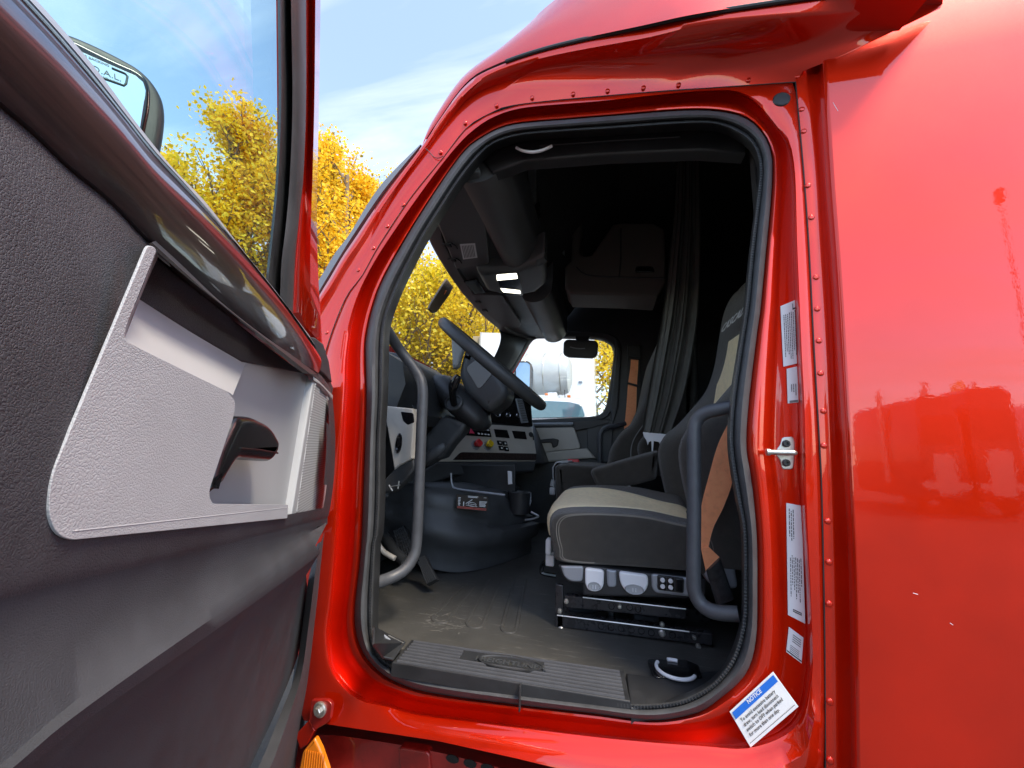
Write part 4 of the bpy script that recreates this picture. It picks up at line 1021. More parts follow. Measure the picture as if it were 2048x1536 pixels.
# shroud behind the wheel
shc = PY((925,805), .60); sax = V((.55, 0, -.42)).normalized()
S_ = []
for h, r1, r2 in ((-.165, .02, .02), (-.155, .055, .06), (-.12, .085, .085), (-.04, .10, .10), (.05, .095, .10), (.12, .075, .085), (.15, .04, .05), (.158, .01, .01)):
    S_.append([shc+wv*h+V((0, 1, 0))*math.cos(2*math.pi*k/28)*r2+wn_*(math.sin(2*math.pi*k/28)*r1*.62-.005) for k in range(28)])
shr = obj('column_shroud', *loft(S_, True, True), BLK, truck)
c = PY((908,806), .50)
obj('stalk_boot', *disc(c, (-.1, -1, .25), [(.034, -.03), (.034, .006), (.029, .010), (.026, .002), (.012, .002), (0, .002)], 26, 1.15, 1), DGR, shr)
sk_ = [PY((908,808), .49), PY((905,785), .44), PY((908,768), .42), PY((917,752), .41)]
obj('indicator_stalk', *tube(resample(catmull(sk_), 16), [.014]*8+[.016, .018, .02, .02, .019, .018, .016, .012], 10), GLOSS, shr)

# ---- windshield, header, visors, overhead
ht = [(-.50, .04, 1.37), (-.58, .16, 1.37), (-.66, .32, 1.365), (-.705, .45, 1.365), (-.745, .75, 1.368), (-.765, 1.0, 1.372), (-.77, 1.3, 1.378), (-.765, 1.5, 1.385), (-.74, 1.8, 1.40), (-.66, 1.95, 1.405), (-.60, 1.99, 1.40)]
hb = [(-.84, .03, .86), (-.95, .16, .86), (-1.05, .32, .86), (-1.09, .45, .87), (-1.13, .75, .88), (-1.15, 1.0, .88), (-1.15, 1.3, .88), (-1.14, 1.5, .88), (-1.06, 1.82, .88), (-.96, 1.95, .88), (-.90, 2.0, .88)]
HT = resample(catmull(ht, False, 6), 60); HB = resample(catmull(hb, False, 6), 60)
rows = []
for j in range(10):
    t = j/9; rows.append([a.lerp(b, t)+V((-.05*math.sin(math.pi*t), 0, .02*math.sin(math.pi*t))) for a, b in zip(HT, HB)])
obj('windshield', *loft(rows), GLASS, truck)
HX = [V((min(p.x+.06, p.x+.06), p.y, p.z+.004)) for p in HT]
m = MB().add(loft([[p+V((-.02, 0, .05)) for p in HT], [p+V((-.012, 0, -.002)) for p in HT], [p+V((.0, 0, -.006)) for p in HT], [p+V((.045, 0, -.004)) for p in HT], [p+V((.05, 0, .01)) for p in HT], [V((-.38, p.y, 1.40)) for p in HT]]))
header = m.build('header_trim', OVH, truck, ang=40)
obj('header_roof', *loft([[p+V((-.02, 0, .03)) for p in HT], [V((-.36, p.y, 1.46)) for p in HT]]), LINER, truck)
ZV = 1.352
z5 = zf(840, 440, 6.4); z1 = zf(800, 220, 4.518)
vd = [z1(*q) for q in [(720,560),(760,900),(812,1385),(780,1400),(690,1412),(505,1440),(340,1030),(240,800),(300,560)]]
vis = obj('sun_visor', *slab(rnd([PZ(q, ZV) for q in vd], .015), (0, 0, -1), .018, .006), OVH, truck)
vl = [z1(*q) for q in [(540,1213),(678,1205),(700,1335),(570,1352)]]
vlo = obj('visor_label', *slab([PZ(q, ZV-.0012) for q in vl], (0, 0, -1), .001, .0003, seg=1), LAB, vis)
A_, B_, C_, D_ = [PZ(q, ZV-.0018) for q in vl]
m = MB()
for k in range(8):
    u = .12+.1*k; m.add(([A_.lerp(B_, u).lerp(D_.lerp(C_, u), .1), A_.lerp(B_, u+.04).lerp(D_.lerp(C_, u+.04), .1), A_.lerp(B_, u+.04).lerp(D_.lerp(C_, u+.04), .9), A_.lerp(B_, u).lerp(D_.lerp(C_, u), .9)], [[0, 1, 2, 3]]))
tag(m.build('label_print', INK, vlo, smooth=False), kind='stuff')
for k in (0, 1):
    q = ((370,325), (430,515))[k]; cc_ = PZ(z5(*q), ZV-.001)
    obj('visor_clip', *MB().add(box(cc_, (.02, .022, .012), .003)).add(tube([cc_+V((-.02, -.02, -.004)), cc_+V((.02, -.022, -.004)), cc_+V((.03, .0, -.004)), cc_+V((.028, .025, -.004))], .003, 6)).__dict__['v'] and (lambda b: (b.v, b.f))(MB().add(box(cc_, (.02, .022, .012), .003)).add(tube([cc_+V((-.02, -.02, -.004)), cc_+V((.02, -.022, -.004)), cc_+V((.03, .0, -.004)), cc_+V((.028, .025, -.004))], .003, 6))), BLK, vis)
vp_ = [z5(*q) for q in [(650,955),(1050,962),(1295,1335),(1270,1372),(1050,1372),(860,1215)]]
vis2 = obj('sun_visor', *slab(rnd([PZ(q, ZV+.012) for q in vp_], .02), (0, 0, -1), .018, .006), OVH, truck)
for q in ((745,1050),(830,1160)):
    cc_ = PZ(z5(*q), ZV+.01); obj('visor_clip', *box(cc_, (.03, .03, .012), .003), BLK, vis2)
obj('visor_pocket', *slab([PZ(z5(*q), ZV+.004) for q in [(560,800),(730,770),(830,930),(700,945)]], (0, 0, -1), .01, .003), GLOSS, header)
# bins above the windshield
def bin_(y0, y1, nm):
    pr = [(-.46, 1.39), (-.455, 1.365), (-.43, 1.345), (-.385, 1.338), (-.34, 1.35), (-.305, 1.385), (-.29, 1.43), (-.288, 1.60)]
    pr = [(a.x, a.z) for a in catmull([V((x, 0, z)) for x, z in pr], False, 4)]
    pr += [(-.30, 1.6), (-.45, 1.6)]
    return obj(nm, *loft([[V((x, Y, z)) for x, z in pr] for Y in resample([V((y0, 0, 0)), V((y1, 0, 0))], 12) for Y in [Y.x]], True, True), OVH, truck, ang=60)
b1 = bin_(.085, .86, 'overhead_bin'); b2 = bin_(1.08, 1.9, 'overhead_bin')
def strip(P, Y0, Y1, par):
    pts = [PY(P[0], Y0), PY(P[1], Y0), PY(P[2], Y1), PY(P[3], Y1)]
    n = (pts[1]-pts[0]).cross(pts[3]-pts[0]).normalized()
    if n.dot(CAM-pts[0]) < 0: n = -n
    return obj('bin_handle', *slab(rnd(pts, .01), n, .02, .005), DGR, par), pts, n
s1, pts, n = strip([z1(1150,510), z1(1230,510), z1(1235,1225), z1(1190,1245)], .30, .80, b1)
rc = [pts[0].lerp(pts[3], t_).lerp(pts[1].lerp(pts[2], t_), u_)+n*.001 for u_, t_ in ((.55, .42), (1.5, .38), (1.5, .6), (.55, .66))]
obj('latch_recess', *slab(rnd(rc, .01), n, .006, .002), GLOSS, s1)
s2, pts, n = strip([z5(1480,985), z5(1545,975), z5(1610,1300), z5(1570,1310)], 1.15, 1.55, b2)
rc = [pts[0].lerp(pts[3], t_).lerp(pts[1].lerp(pts[2], t_), u_)+n*.001 for u_, t_ in ((.5, .45), (1.4, .42), (1.4, .62), (.5, .66))]
obj('latch_recess', *slab(rnd(rc, .006), n, .006, .002), GLOSS, s2)
# centre console with reading lamps
ck = [z5(*q) for q in [(705,650),(980,660),(1200,640),(1420,560),(1600,470),(1622,620),(1620,830),(1500,930),(1310,975),(1030,960),(850,910)]]
CZ = 1.325
oc_ = obj('overhead_console', *slab(rnd([PZ(q, CZ) for q in ck], .02), (0, 0, -1), .12, .03, seg=6), OVH, truck)
LIT = mat('lit lamp lens', (.8, .78, .66), .3, emit=((1, .95, .78), .95))
lb_ = [PZ(z5(*q), CZ-.001) for q in [(970,690),(1262,672),(1320,968),(1050,955)]]
bz_ = obj('lamp_bezel', *slab(rnd(lb_, .006), (0, 0, -1), .004, .001), GLOSS, oc_)
for P in ([(980,705),(1235,686),(1252,752),(985,776)], [(1028,878),(1280,905),(1292,946),(1066,926)]):
    obj('reading_lamp', *slab(rnd([PZ(z5(*q), CZ-.003) for q in P], .006), (0, 0, -1), .003, .001), LIT, bz_)
obj('console_button', *disc(PZ(z5(905,800), CZ), (0, 0, -1), [(.014, 0), (.013, .003), (.009, .001), (0, .001)], 20), BLK, oc_)
# toll transponder bar hanging at the windshield
tb = [PX(z5(*q), -.80) for q in [(345,745),(430,860),(380,960),(215,1185),(170,1195),(112,1140),(130,1090)]]
tbo = obj('hanging_tag', *slab(rnd(tb, .012), (1, -.4, -.2), .012, .004), mat('brown plastic', (.11, .075, .045), .5), truck)
obj('tag_print', *tube([PX(z5(*q), -.796) for q in [(310,950),(345,905),(330,900),(318,935)]], .002, 5), mat('orange print', (.8, .2, .05), .5), tbo)
# thin white arc on the roof trim near the door edge
obj('roof_trim_arc', *tube(resample(catmull([PY(z1(*q), .045) for q in [(1050,340),(1110,368),(1200,380),(1290,362),(1375,325)]]), 24), .0042, 8), WHT, truck)

# ---- driver seat
YS = .33
sp_px = [(1119,1124),(1106,1098),(1098,1062),(1103,1036),(1128,1023),(1201,1021),(1288,1027),(1360,1042),(1420,1058),(1445,1100),(1430,1150),(1379,1143),(1250,1133)]
PR = [PY(q, YS) for q in sp_px]; PR = resample(catmull(PR, True, 6), 90, True)
pc = sum(PR, V((0, 0, 0)))/len(PR)
def sec(Y, k, top=0, fr=0, rear=None):
    o = []
    for p in PR:
        q = pc+(p-pc)*k; o.append(V((q.x-(fr if p.x < pc.x else 0)*sm(.0, .2, pc.x-p.x), Y, q.z+((top if rear is None else top+(rear-top)*sm(-.13, .12, p.x-pc.x)) if p.z > pc.z else 0)*sm(0, .06, p.z-pc.z))))
    return o
seat = obj('driver_seat', *loft([sec(.318, .55), sec(.319, .80), sec(.322, .90), sec(.329, .97), sec(.345, 1.0), sec(.37, 1.01, .004), sec(.40, 1.0, .003, .008), sec(.45, 1.0, .004, .018, -.02), sec(.55, 1, .012, .022, -.03), sec(.66, 1, .018, .018, -.022), sec(.72, 1, .034, .008, .01), sec(.78, 1.01, .040), sec(.85, 1, .03), sec(.87, .96), sec(.88, .88), sec(.882, .5)], True, True), FAB, truck, ang=70)
# cream insert across the cushion
ci = []
for Y, top, frn, up_ in ((.385, .003, .005, .001), (.392, .003, .007, .005), (.45, .004, .018, .006), (.55, .012, .022, .006), (.64, .017, .019, .006), (.69, .026, .013, .006), (.718, .0335, .0085, .005), (.725, .035, .0075, .001)):
    s = sec(Y, 1.0, top, frn, -.02 if .44 < Y < .5 else -.03 if Y < .6 and Y > .5 else -.022 if .6 < Y < .66 else -.006 if .66 < Y < .7 else .008 if Y > .7 else None)
    k0 = min(range(90), key=lambda i: (V((s[i].x, 0, s[i].z))-V((PY((1098,1075), YS).x, 0, PY((1098,1075), YS).z))).length)
    k1_ = min(range(90), key=lambda i: (V((s[i].x, 0, s[i].z))-V((PY((1420,1058), YS).x, 0, PY((1420,1058), YS).z))).length)
    st_ = 1 if (k1_-k0) % 90 < 45 else -1
    ids = []; i = k0
    while True:
        ids.append(i % 90)
        if i % 90 == k1_: break
        i += st_
    L_ = [s[i] for i in ids]; c0 = V((pc.x, Y, pc.z))
    ci.append([p+(p-c0).normalized()*up_ for p in resample(L_, 40)])
obj('cushion_insert', *loft(ci), CREAM, seat, ang=70)
# double stitching round the side panel
for k, nm in ((.90, 0), (.87, 1)):
    a = sec(.3222 if nm == 0 else .3212, k); a = [p+V((0, -.0015, 0)) for p in a]
    idx = [i for i in range(90) if not (a[i].z < pc.z-.03 and a[i].x > pc.x-.10)]
    L_ = sorted(idx); start = next((j for j in range(len(L_)) if (L_[j]-L_[j-1]) % 90 != 1), 0); L_ = L_[start:]+L_[:start]
    obj('stitching', *tube([a[i] for i in L_], .0016, 5), mat('grey thread', (.19, .175, .15), .8), seat)
# backrest
OL = [(1350,1060),(1340,1023),(1324,965),(1315,905),(1328,872),(1354,850),(1380,821),(1410,783),(1426,738),(1434,693),(1444,635),(1456,604),(1470,586),(1492,574)]
IL = [(1398,1060),(1393,1023),(1392,960),(1401,890),(1412,862),(1420,845),(1427,822),(1433,785),(1436,738),(1443,693),(1453,640),(1462,610),(1474,592),(1493,578)]
far = resample(catmull([PY(q, .86) for q in OL], False, 6), 40); ins = resample(catmull([PY(q, .72) for q in IL], False, 6), 40)
bk = []
for a in far:
    b = min(ins, key=lambda p: abs(p.z-a.z)); xi = max(b.x, a.x+.012)
    r = []
    for Y, x in ((.60, a.x+.30), (.80, a.x+.26), (.865, a.x+.20), (.885, a.x+.10), (.880, a.x+.03), (.862, a.x+.004), (.845, a.x), (.82, a.x+.006), (.78, a.x+.45*(xi-a.x)), (.735, a.x+.9*(xi-a.x)), (.70, xi+.006), (.60, xi+.014), (.50, xi+.006), (.465, a.x+.9*(xi-a.x)), (.42, a.x+.45*(xi-a.x)), (.38, a.x+.006), (.355, a.x), (.338, a.x+.004), (.32, a.x+.03), (.315, a.x+.10), (.335, a.x+.20), (.40, a.x+.26)):
        r.append(V((x, Y, a.z)))
    bk.append(r)
back_ = obj('backrest', *loft(bk, True, True), FAB, seat, ang=70)
cr_ = []
for a in far[4:29]:
    b = min(ins, key=lambda p: abs(p.z-a.z)); xi = max(b.x, a.x+.012)
    cr_.append([V((xi+dx_, Y, a.z)) for Y, dx_ in ((.718, .004), (.714, -.004), (.70, -.003), (.60, .006), (.50, -.003), (.486, -.004), (.482, .004))])
obj('backrest_insert', *loft(cr_), CREAM, back_, ang=60)
hx = PY((1447,667), .70); h2 = PY((1476,650), .62)
obj('headrest_lettering', *text_mesh('CASCADIA', .052, hx+V((-.012, .0, .0)), V((.10, -1, .03)), V((.35, 0, 1)), False, 'LEFT', .0006, shear=.25), mat('grey embroidery', (.62, .62, .62), .8), back_, smooth=False)
# fold down arm rest on the far side
z7b = zf(1060, 850, 4.389)
ar = [z7b(*q) for q in [(528,420),(545,388),(800,308),(1140,215),(1120,478),(900,538),(640,555),(580,530)]]
obj('armrest', *slab(rnd([PY(q, .90) for q in ar], [.01, .02, .05, .02, .02, .05, .03, .03]), NY_, .08, .02, seg=5), FAB, seat)
# seat base with levers
z8b = zf(1080, 1080, 4.518)
BY = .318
bb = [z8b(*q) for q in [(165,228),(500,240),(900,290),(1400,350),(1500,365),(1500,540),(1100,525),(390,505),(382,400),(240,385),(190,310)]]
base_ = obj('seat_base', *slab([PY(q, BY) for q in bb], NY_, .5, .006), BLK, seat)
for P, R_ in (([(185,236),(392,240),(384,380),(270,376),(215,330)], [.005, .008, .012, .02, .02]), ([(600,268),(690,280),(690,415),(672,430),(620,428),(606,400)], [.004, .004, .01, .01, .01, .01]), ([(1006,306),(1340,345),(1400,352),(1400,520),(1050,482),(1012,440)], [.01, .003, .003, .003, .02, .02])):
    obj('base_cover', *slab(rnd([PY(z8b(*q), BY-.006) for q in P], R_), NY_, .008, .004), SILV, base_)
lv_ = None
for P, R_ in (([(406,254),(580,276),(574,420),(540,466),(440,466),(406,400)], [.01, .012, .03, .03, .03, .03]), ([(712,286),(978,322),(980,430),(920,502),(800,496),(724,400)], [.01, .012, .05, .05, .05, .05])):
    ctr = V((0, 0, 0)); pts = [PY(z8b(*q), BY-.012) for q in P]
    lo_ = obj('seat_lever', *slab(rnd(pts, R_), NY_, .014, .005), WHT, base_)
    cc_ = sum(pts, V((0, 0, 0)))/len(pts)+V((0, -.0005, -.012)); wd = (pts[1]-pts[0]).length
    obj('lever_recess', *disc(cc_, NY_, [(wd*.33, .0), (wd*.31, .0025), (wd*.28, .0005), (0, -.0005)], 28, 1, .5 if wd > .08 else .7), LGRS, lo_)
    obj('lever_symbol', *MB().add(tube([cc_+V((-.004, -.002, -.006)), cc_+V((-.004, -.002, .004))], .0012, 5)).add(tube([cc_+V((.004, -.002, -.006)), cc_+V((.004, -.002, .004))], .0012, 5)).__dict__['v'] and (lambda b: (b.v, b.f))(MB().add(tube([cc_+V((-.004, -.002, -.006)), cc_+V((-.004, -.002, .004))], .0012, 5)).add(tube([cc_+V((.004, -.002, -.006)), cc_+V((.004, -.002, .004))], .0012, 5))), LAB, lo_)
sp2 = obj('seat_switches', *slab(rnd([PY(z8b(*q), BY-.010) for q in [(1060,318),(1304,348),(1300,484),(1062,452)]], .006), NY_, .006, .002), BLK, base_)
m = MB()
for a, b in ((1072, 1140), (1150, 1212)):
    m.add(slab(rnd([PY(z8b(*q), BY-.013) for q in [(a, 332), (b, 340), (b, 460), (a, 450)]], .003), NY_, .004, .0015))
m.add(slab(rnd([PY(z8b(*q), BY-.013) for q in [(1228,350),(1292,358),(1290,472),(1228,464)]], .003), NY_, .004, .0015)); each(m, 'rocker_switch', GLOSS, sp2)
m = MB()
for x in (1108, 1180):
    for y in (362, 420): m.add(disc(PY(z8b(x, y+(x-1108)*.12), BY-.0135), NY_, [(.0065, 0), (.006, .002), (0, .003)], 14))
each(m, 'switch_dot', WHT, sp2)
# suspension frame
SY = .335
m = MB()
def beam(P, d=.05): m.add(slab([PY(z8b(*q), SY) for q in P], NY_, d, .0025))
beam([(385,515),(1320,622),(1320,720),(385,622)], .03); beam([(225,500),(385,520),(385,625),(225,610)], .03)
beam([(152,676),(1350,826),(1560,850),(1560,960),(1350,930),(152,786)], .035)
beam([(135,830),(215,845),(460,885),(460,925),(130,905)], .4); beam([(470,880),(1560,1030),(1560,1075),(470,930)], .42)
beam([(140,400),(205,410),(215,900),(132,895)], .02)
frm = m.build('suspension_frame', BMET, seat, ang=30)
m = MB()
for a, b in (((388,519),(1318,625)), ((155,680),(1350,830)), ((472,886),(1180,980)), ((150,850),(214,858))):
    m.add(tube([PY(z8b(*a), SY-.0005), PY(z8b(*b), SY-.0005)], .0022, 6))
each(m, 'frame_edge', STEEL, frm)  # thin pale steel lines laid along the frame edges
m = MB()
for x, y in ((645,598),(810,608),(885,622),(552,778),(642,790),(733,800),(825,812),(915,822),(1005,838),(1195,860)):
    m.add(disc(PY(z8b(x, y), SY-.0005), NY_, [(.0088, -.002), (.0092, .0008), (.0075, .001), (.0072, -.0015), (0, -.0015)], 18))
each(m, 'lightening_hole', GLOSS, frm)
m = MB()
for x, y, r in ((237,553,.0078),(178,640,.0075),(188,808,.009),(720,600,.0065),(1102,842,.0095),(1392,880,.006),(1430,960,.007),(1102,760,.007)):
    m.add(disc(PY(z8b(x, y), SY-.001), NY_, [(r, -.002), (r, .003), (r*.7, .006), (0, .0065)], 14))
each(m, 'frame_bolt', STEEL, frm)
m = MB().add(tube([PY(z8b(250,640), .45), PY(z8b(420,645), .47), PY(z8b(560,625), .52)], .013, 10)).add(tube([PY(z8b(840,700), .45), PY(z8b(1060,725), .46)], .02, 12)).add(tube([PY(z8b(640,640), .42), PY(z8b(650,720), .42)], .010, 8)).add(tube([PY(z8b(250,760), .55), PY(z8b(1300,640), .75)], .02, 10))
each(m, 'scissor_link', DGR, frm)
obj('frame_back_panel', *slab([PY(z8b(*q), .52) for q in [(240,520),(1560,640),(1560,1000),(200,860)]], NY_, .02, .004), BMET, frm)
# slide handle in front of the seat
m = MB().add(tube(resample(catmull([PY(q, .50) for q in [(1112,1152),(1086,1147),(1083,1140),(1088,1126),(1100,1122)]], False, 5), 24), .0075, 8)); m.build('slide_handle', GLOSS, seat)
m = MB().add(box(PY((1101,1118), .50), (.03, .04, .04), .005)).add(box(PY((1098,1092), .47), (.02, .04, .05), .006)); m.build('slide_latch', WHT, seat)
# buckle stalks and wiring under the arm rest
m = MB().add(box(PY((1258,981), .82), (.03, .02, .035), .006, ax=(V((.8, 0, .5)), V((0, 1, 0)), V((-.5, 0, .8))))).add(box(PY((1277,989), .84), (.02, .02, .035), .006)); each(m, 'belt_buckle', LGRS, seat)
m = MB()
for k in range(4): m.add(tube(resample(catmull([PY((1318+k*4,1012), .8), PY((1328+k*4,1003), .8), PY((1338+k*3,1010), .8)]), 10), .003, 6))
each(m, 'wire', SILV, seat)

# near side seat belt with its boot
def strap(P, nm, th=.0022, par=None):
    L_ = [resample(catmull([p for p in [PY(a, y) for a, b, y in P]], False, 6), 30), resample(catmull([PY(b, y) for a, b, y in P], False, 6), 30)]
    l, r = L_; return obj(nm, *loft([l, r, [p+V((0, th, 0)) for p in r], [p+V((0, th, 0)) for p in l], l]), BELT, par or truck, ang=50)
by = .24
sb_ = strap([((1455,850),(1475,850),by), ((1436,890),(1467,890),by), ((1420,945),(1465,960),by), ((1403,1012),(1448,1012),by), ((1401,1060),(1427,1055),by), ((1402,1100),(1417,1094),by)], 'seat_belt')
lp2 = [PY(q, by-.004) for q in [(1402,1096),(1417,1093),(1440,1115),(1412,1142)]]
obj('belt_fold', *slab(lp2, NY_, .004, .0012), BELT, sb_)
z7c = zf(1400, 1000, 2.866)
bo = [(1412,1140),(1441,1113),(1452,1140),(1462,1180),(1466,1205),(1430,1210)]
l = resample([PY((1412,1141), by-.006), PY((1432,1208), by-.0)], 12); r = resample([PY((1440,1114), by-.006), PY((1468,1196), by-.0)], 12)
lo_ = []
for p, q in zip(l, r):
    c = (p+q)/2; hw = (q-p)/2; lo_.append([c+hw*math.cos(a)+V((0, 1, 0))*math.sin(a)*.012 for a in [2*math.pi*k/20 for k in range(20)]])
BOOT = mat('scuffed rubber', (.035, .036, .038), .4, bump=('n', 90, .5, .003), vary=.6, vscale=60)
obj('belt_boot', *loft(lo_, True, True), BOOT, sb_)
gb = [(1420,1105),(1440,1102),(1470,1120),(1478,1180),(1450,1178),(1420,1170),(1405,1150)]
obj('belt_bracket_cover', *slab(rnd([PY(q, .32) for q in gb], .02), NY_, .05, .01), SILV, truck)
m = MB().add(tube([PY((1432,1085), .36), PY((1452,1068), .36)], .028, 14)).add(tube([PY((1424,1062), .34), PY((1450,1048), .35)], .004, 6)); m.build('belt_retractor', PEDG, truck)

# ---- passenger side wall with window
WPX = [(1064,676),(1073,673),(1110,673),(1150,674),(1185,675),(1205,678),(1221,687),(1227,700),(1226,720),(1221,759),(1214,800),(1210,815),(1200,828),(1178,833),(1120,836),(1062,839),(1000,842),(960,840),(965,820),(990,785),(1025,737),(1041,709),(1055,687)]
W2 = resample(catmull([PY(q, 2.0) for q in WPX], True, 5), 100, True)
wc = sum(W2, V((0, 0, 0)))/100
def sc_(k, Y): return [V((wc.x+(p.x-wc.x)*k, Y, wc.z+(p.z-wc.z)*k)) for p in W2]
def rectc(x0, x1, z0, z1, Y):
    lim = lambda q: V((max(q.x, -.60-(1.40-q.z)*.55 if q.z < 1.4 else -.60), q.y, q.z)) if q.z > .86 else q
    o = []
    for p in W2:
        d = V((p.x-wc.x, 0, p.z-wc.z)); tx = ((x1 if d.x > 0 else x0)-wc.x)/d.x if abs(d.x) > 1e-6 else 1e9; tz = ((z1 if d.z > 0 else z0)-wc.z)/d.z if abs(d.z) > 1e-6 else 1e9
        t = min(tx, tz); o.append(lim(V((wc.x+d.x*t, Y, wc.z+d.z*t))))
    return o
wall = obj('far_side_wall', *loft([sc_(1.0, 2.06), sc_(1.0, 2.01), sc_(1.02, 1.995), sc_(1.10, 1.99), sc_(1.12, 2.0), rectc(-1.0, 2.0, -.02, 2.05, 2.0)], True), DGR, truck, ang=40)
obj('outer_skin', *loft([sc_(1.0, 2.065), sc_(1.1, 2.08), rectc(-1.05, 2.0, -.3, 2.1, 2.09)], True), RED, wall, ang=40)
pw = [p+V((0, .03, 0)) for p in sc_(1.01, 2.01)]
obj('side_window', *slab(pw, NY_, .004, .0005, seg=1), GLASS, wall)
ap = [[PY((985,640), 1.72), PY((1001,668), 1.74), PY((995,700), 1.75), PY((968,748), 1.75), PY((930,800), 1.76)], [PY((1010,655), 1.84), PY((1030,690), 1.85), PY((1018,722), 1.86), PY((995,758), 1.86), PY((950,810), 1.87)], [PY((1060,662), 1.985), PY((1052,685), 1.985), PY((1026,732), 1.985), PY((1000,768), 1.985), PY((958,822), 1.985)]]
obj('far_pillar_trim', *loft([resample(catmull(a, False, 5), 24) for a in ap]), DGR, truck)
obj('window_sill_trim', *slab([PY(q, 1.975) for q in [(1060,846),(1220,838),(1218,846),(1185,856),(1150,862),(1062,862)]], NY_, .03, .006), BLK, wall)
obj('sill_light_strip', *tube([PY((1062,849), 1.965), PY((1146,848), 1.965)], .012, 8), SILV, wall)
z6b = zf(950, 600, 4.39)
di = [z6b(*q) for q in [(480,1125),(870,1118),(925,1285),(915,1305),(700,1325),(480,1350)]]
ins2 = obj('far_door_insert', *slab(rnd([PY(q, 1.965) for q in di], [.01, .02, .03, .03, .01, .01]), NY_, .02, .006), PEDG, wall)
obj('far_door_armrest', *slab([PY(z6b(*q), 1.955) for q in [(480,1350),(700,1328),(985,1300),(1060,1390),(880,1400),(480,1440)]], NY_, .03, .012), PEDG, wall)
obj('far_door_recess', *slab(rnd([PY(z6b(*q), 1.9655) for q in [(660,1175),(870,1160),(890,1230),(660,1215)]], .01), NY_, .003, .001), LGRS, ins2)
obj('far_door_handle', *slab(rnd([PY(z6b(*q), 1.94) for q in [(540,1228),(690,1214),(735,1225),(725,1280),(680,1300),(670,1250),(545,1258)]], .012), NY_, .03, .006), BLK, ins2)
pnl = [z6b(*q) for q in [(985,1110),(1180,1050),(1215,1060),(1200,1440),(1060,1400),(985,1300)]]
obj('far_door_panel', *slab([PY(q, 1.98) for q in pnl], NY_, .02, .006), DGR, wall)
hg = [PY(z6b(*q), y) for q, y in (((1320,1085),1.93), ((1230,1105),1.9), ((1150,1125),1.88), ((1110,1160),1.87), ((1098,1220),1.87), ((1098,1440),1.87), ((1098,1520),1.9))]
obj('grab_handle', *tube(resample(catmull(hg, False, 6), 40), .017, 12), TUBE, truck)
rp = [z6b(*q) for q in [(1225,330),(1265,380),(1290,440),(1260,940),(1210,1100),(1185,930),(1240,440)]]
obj('far_rear_pillar', *slab([PY(q, 1.985) for q in rp], NY_, .03, .012), DGR, wall)
# passenger seat
c = PY((1150,955), 1.22)
prof = rnd([PY(q, 1.22) for q in [(1108,932),(1128,926),(1200,930),(1262,940),(1262,1035),(1112,1030)]], [.02, .06, .05, .03, .03, .06])
ps = obj('passenger_seat', *slab(prof, NY_, .52, .03, seg=5), FAB, truck)
obj('seat_front_strip', *slab(rnd([PY(q, 1.30) for q in [(1104,935),(1112,923),(1138,922),(1138,928),(1118,931),(1112,975),(1106,975)]], .006), NY_, .3, .006), LGRS, ps)
obj('seat_buckle', *box(PY((1147,923), 1.55), (.07, .03, .03), .006), REDP, ps)
m = MB().add(tube([PY((1107,960), 1.21), PY((1104,972), 1.21)], .012, 8)).add(box(PY((1105,982), 1.21), (.03, .03, .04), .006)); m.build('seat_lever', LGRS, ps)
bp2 = [(1212,945),(1221,896),(1240,866),(1268,842),(1288,800),(1300,740),(1312,690),(1335,660),(1400,660),(1400,960)]
pb = obj('backrest', *slab(rnd([PY(q, 1.26) for q in bp2], .03), NY_, .5, .05, seg=5), FAB, ps)
obj('stitching', *tube(resample(catmull([PY(q, 1.258) for q in [(1262,925),(1262,900),(1268,878),(1285,852),(1300,835)]]), 24), .003, 6), mat('pale thread', (.2, .2, .19), .8), pb)
pbo = rnd([PY(q, 1.20) for q in [(1278,915),(1275,890),(1290,868),(1330,860),(1345,900),(1320,925)]], .03)
obj('side_bolster', *slab(pbo, NY_, .1, .03, seg=5), FAB, ps)
# far seat belt
strap([((1262,716),(1277,716),1.93), ((1260,740),(1276,740),1.93), ((1256,768),(1274,770),1.93), ((1252,820),(1272,822),1.93), ((1248,858),(1266,846),1.92)], 'seat_belt')
m = MB().add(tube([PY((1256,715), 1.92), PY((1279,717), 1.92)], .012, 8)).add(tube([PY((1254,766), 1.915), PY((1276,772), 1.915)], .008, 8)).add(slab([PY(q, 1.95) for q in [(1255,690),(1282,690),(1282,860),(1262,860),(1257,770)]], NY_, .02, .004)); m.build('belt_guide', BLK, truck)
# mirror on the far front corner
mf = [(1040,722),(1056,722),(1062,727),(1062,772),(1058,776),(1030,790)]
MN_ = V((0, -1, .42)).normalized(); mc_ = PY((1046,750), 2.45)
fm_ = obj('far_mirror', *slab(rnd([pl(q, mc_, MN_) for q in [(1028,721),(1057,721),(1064,728),(1063,778),(1028,785)]], .02), MN_, .08, .015), BLK, truck)
obj('mirror_glass', *slab(rnd([pl(q, mc_+MN_*.003, MN_) for q in [(1032,725),(1055,725),(1060,730),(1059,774),(1032,778)]], .012), MN_, .003, .0005, seg=1), MIRG, fm_)
hang = rnd([PY(q, 1.90) for q in [(1127,683),(1134,678),(1192,680),(1197,688),(1194,710),(1186,715),(1136,713),(1126,708)]], .02)
ldm = obj('visor_mirror', *slab(hang, NY_, .04, .012), DGR, truck)
obj('mirror_mount', *slab([PY(q, 1.94) for q in [(1150,672),(1180,672),(1176,682),(1152,682)]], NY_, .03, .005), BLK, ldm)
obj('mirror_highlight_lip', *tube(resample(catmull([PY(q, 1.897) for q in [(1140,694),(1155,697),(1170,697)]]), 10), .004, 6), SILV, ldm)

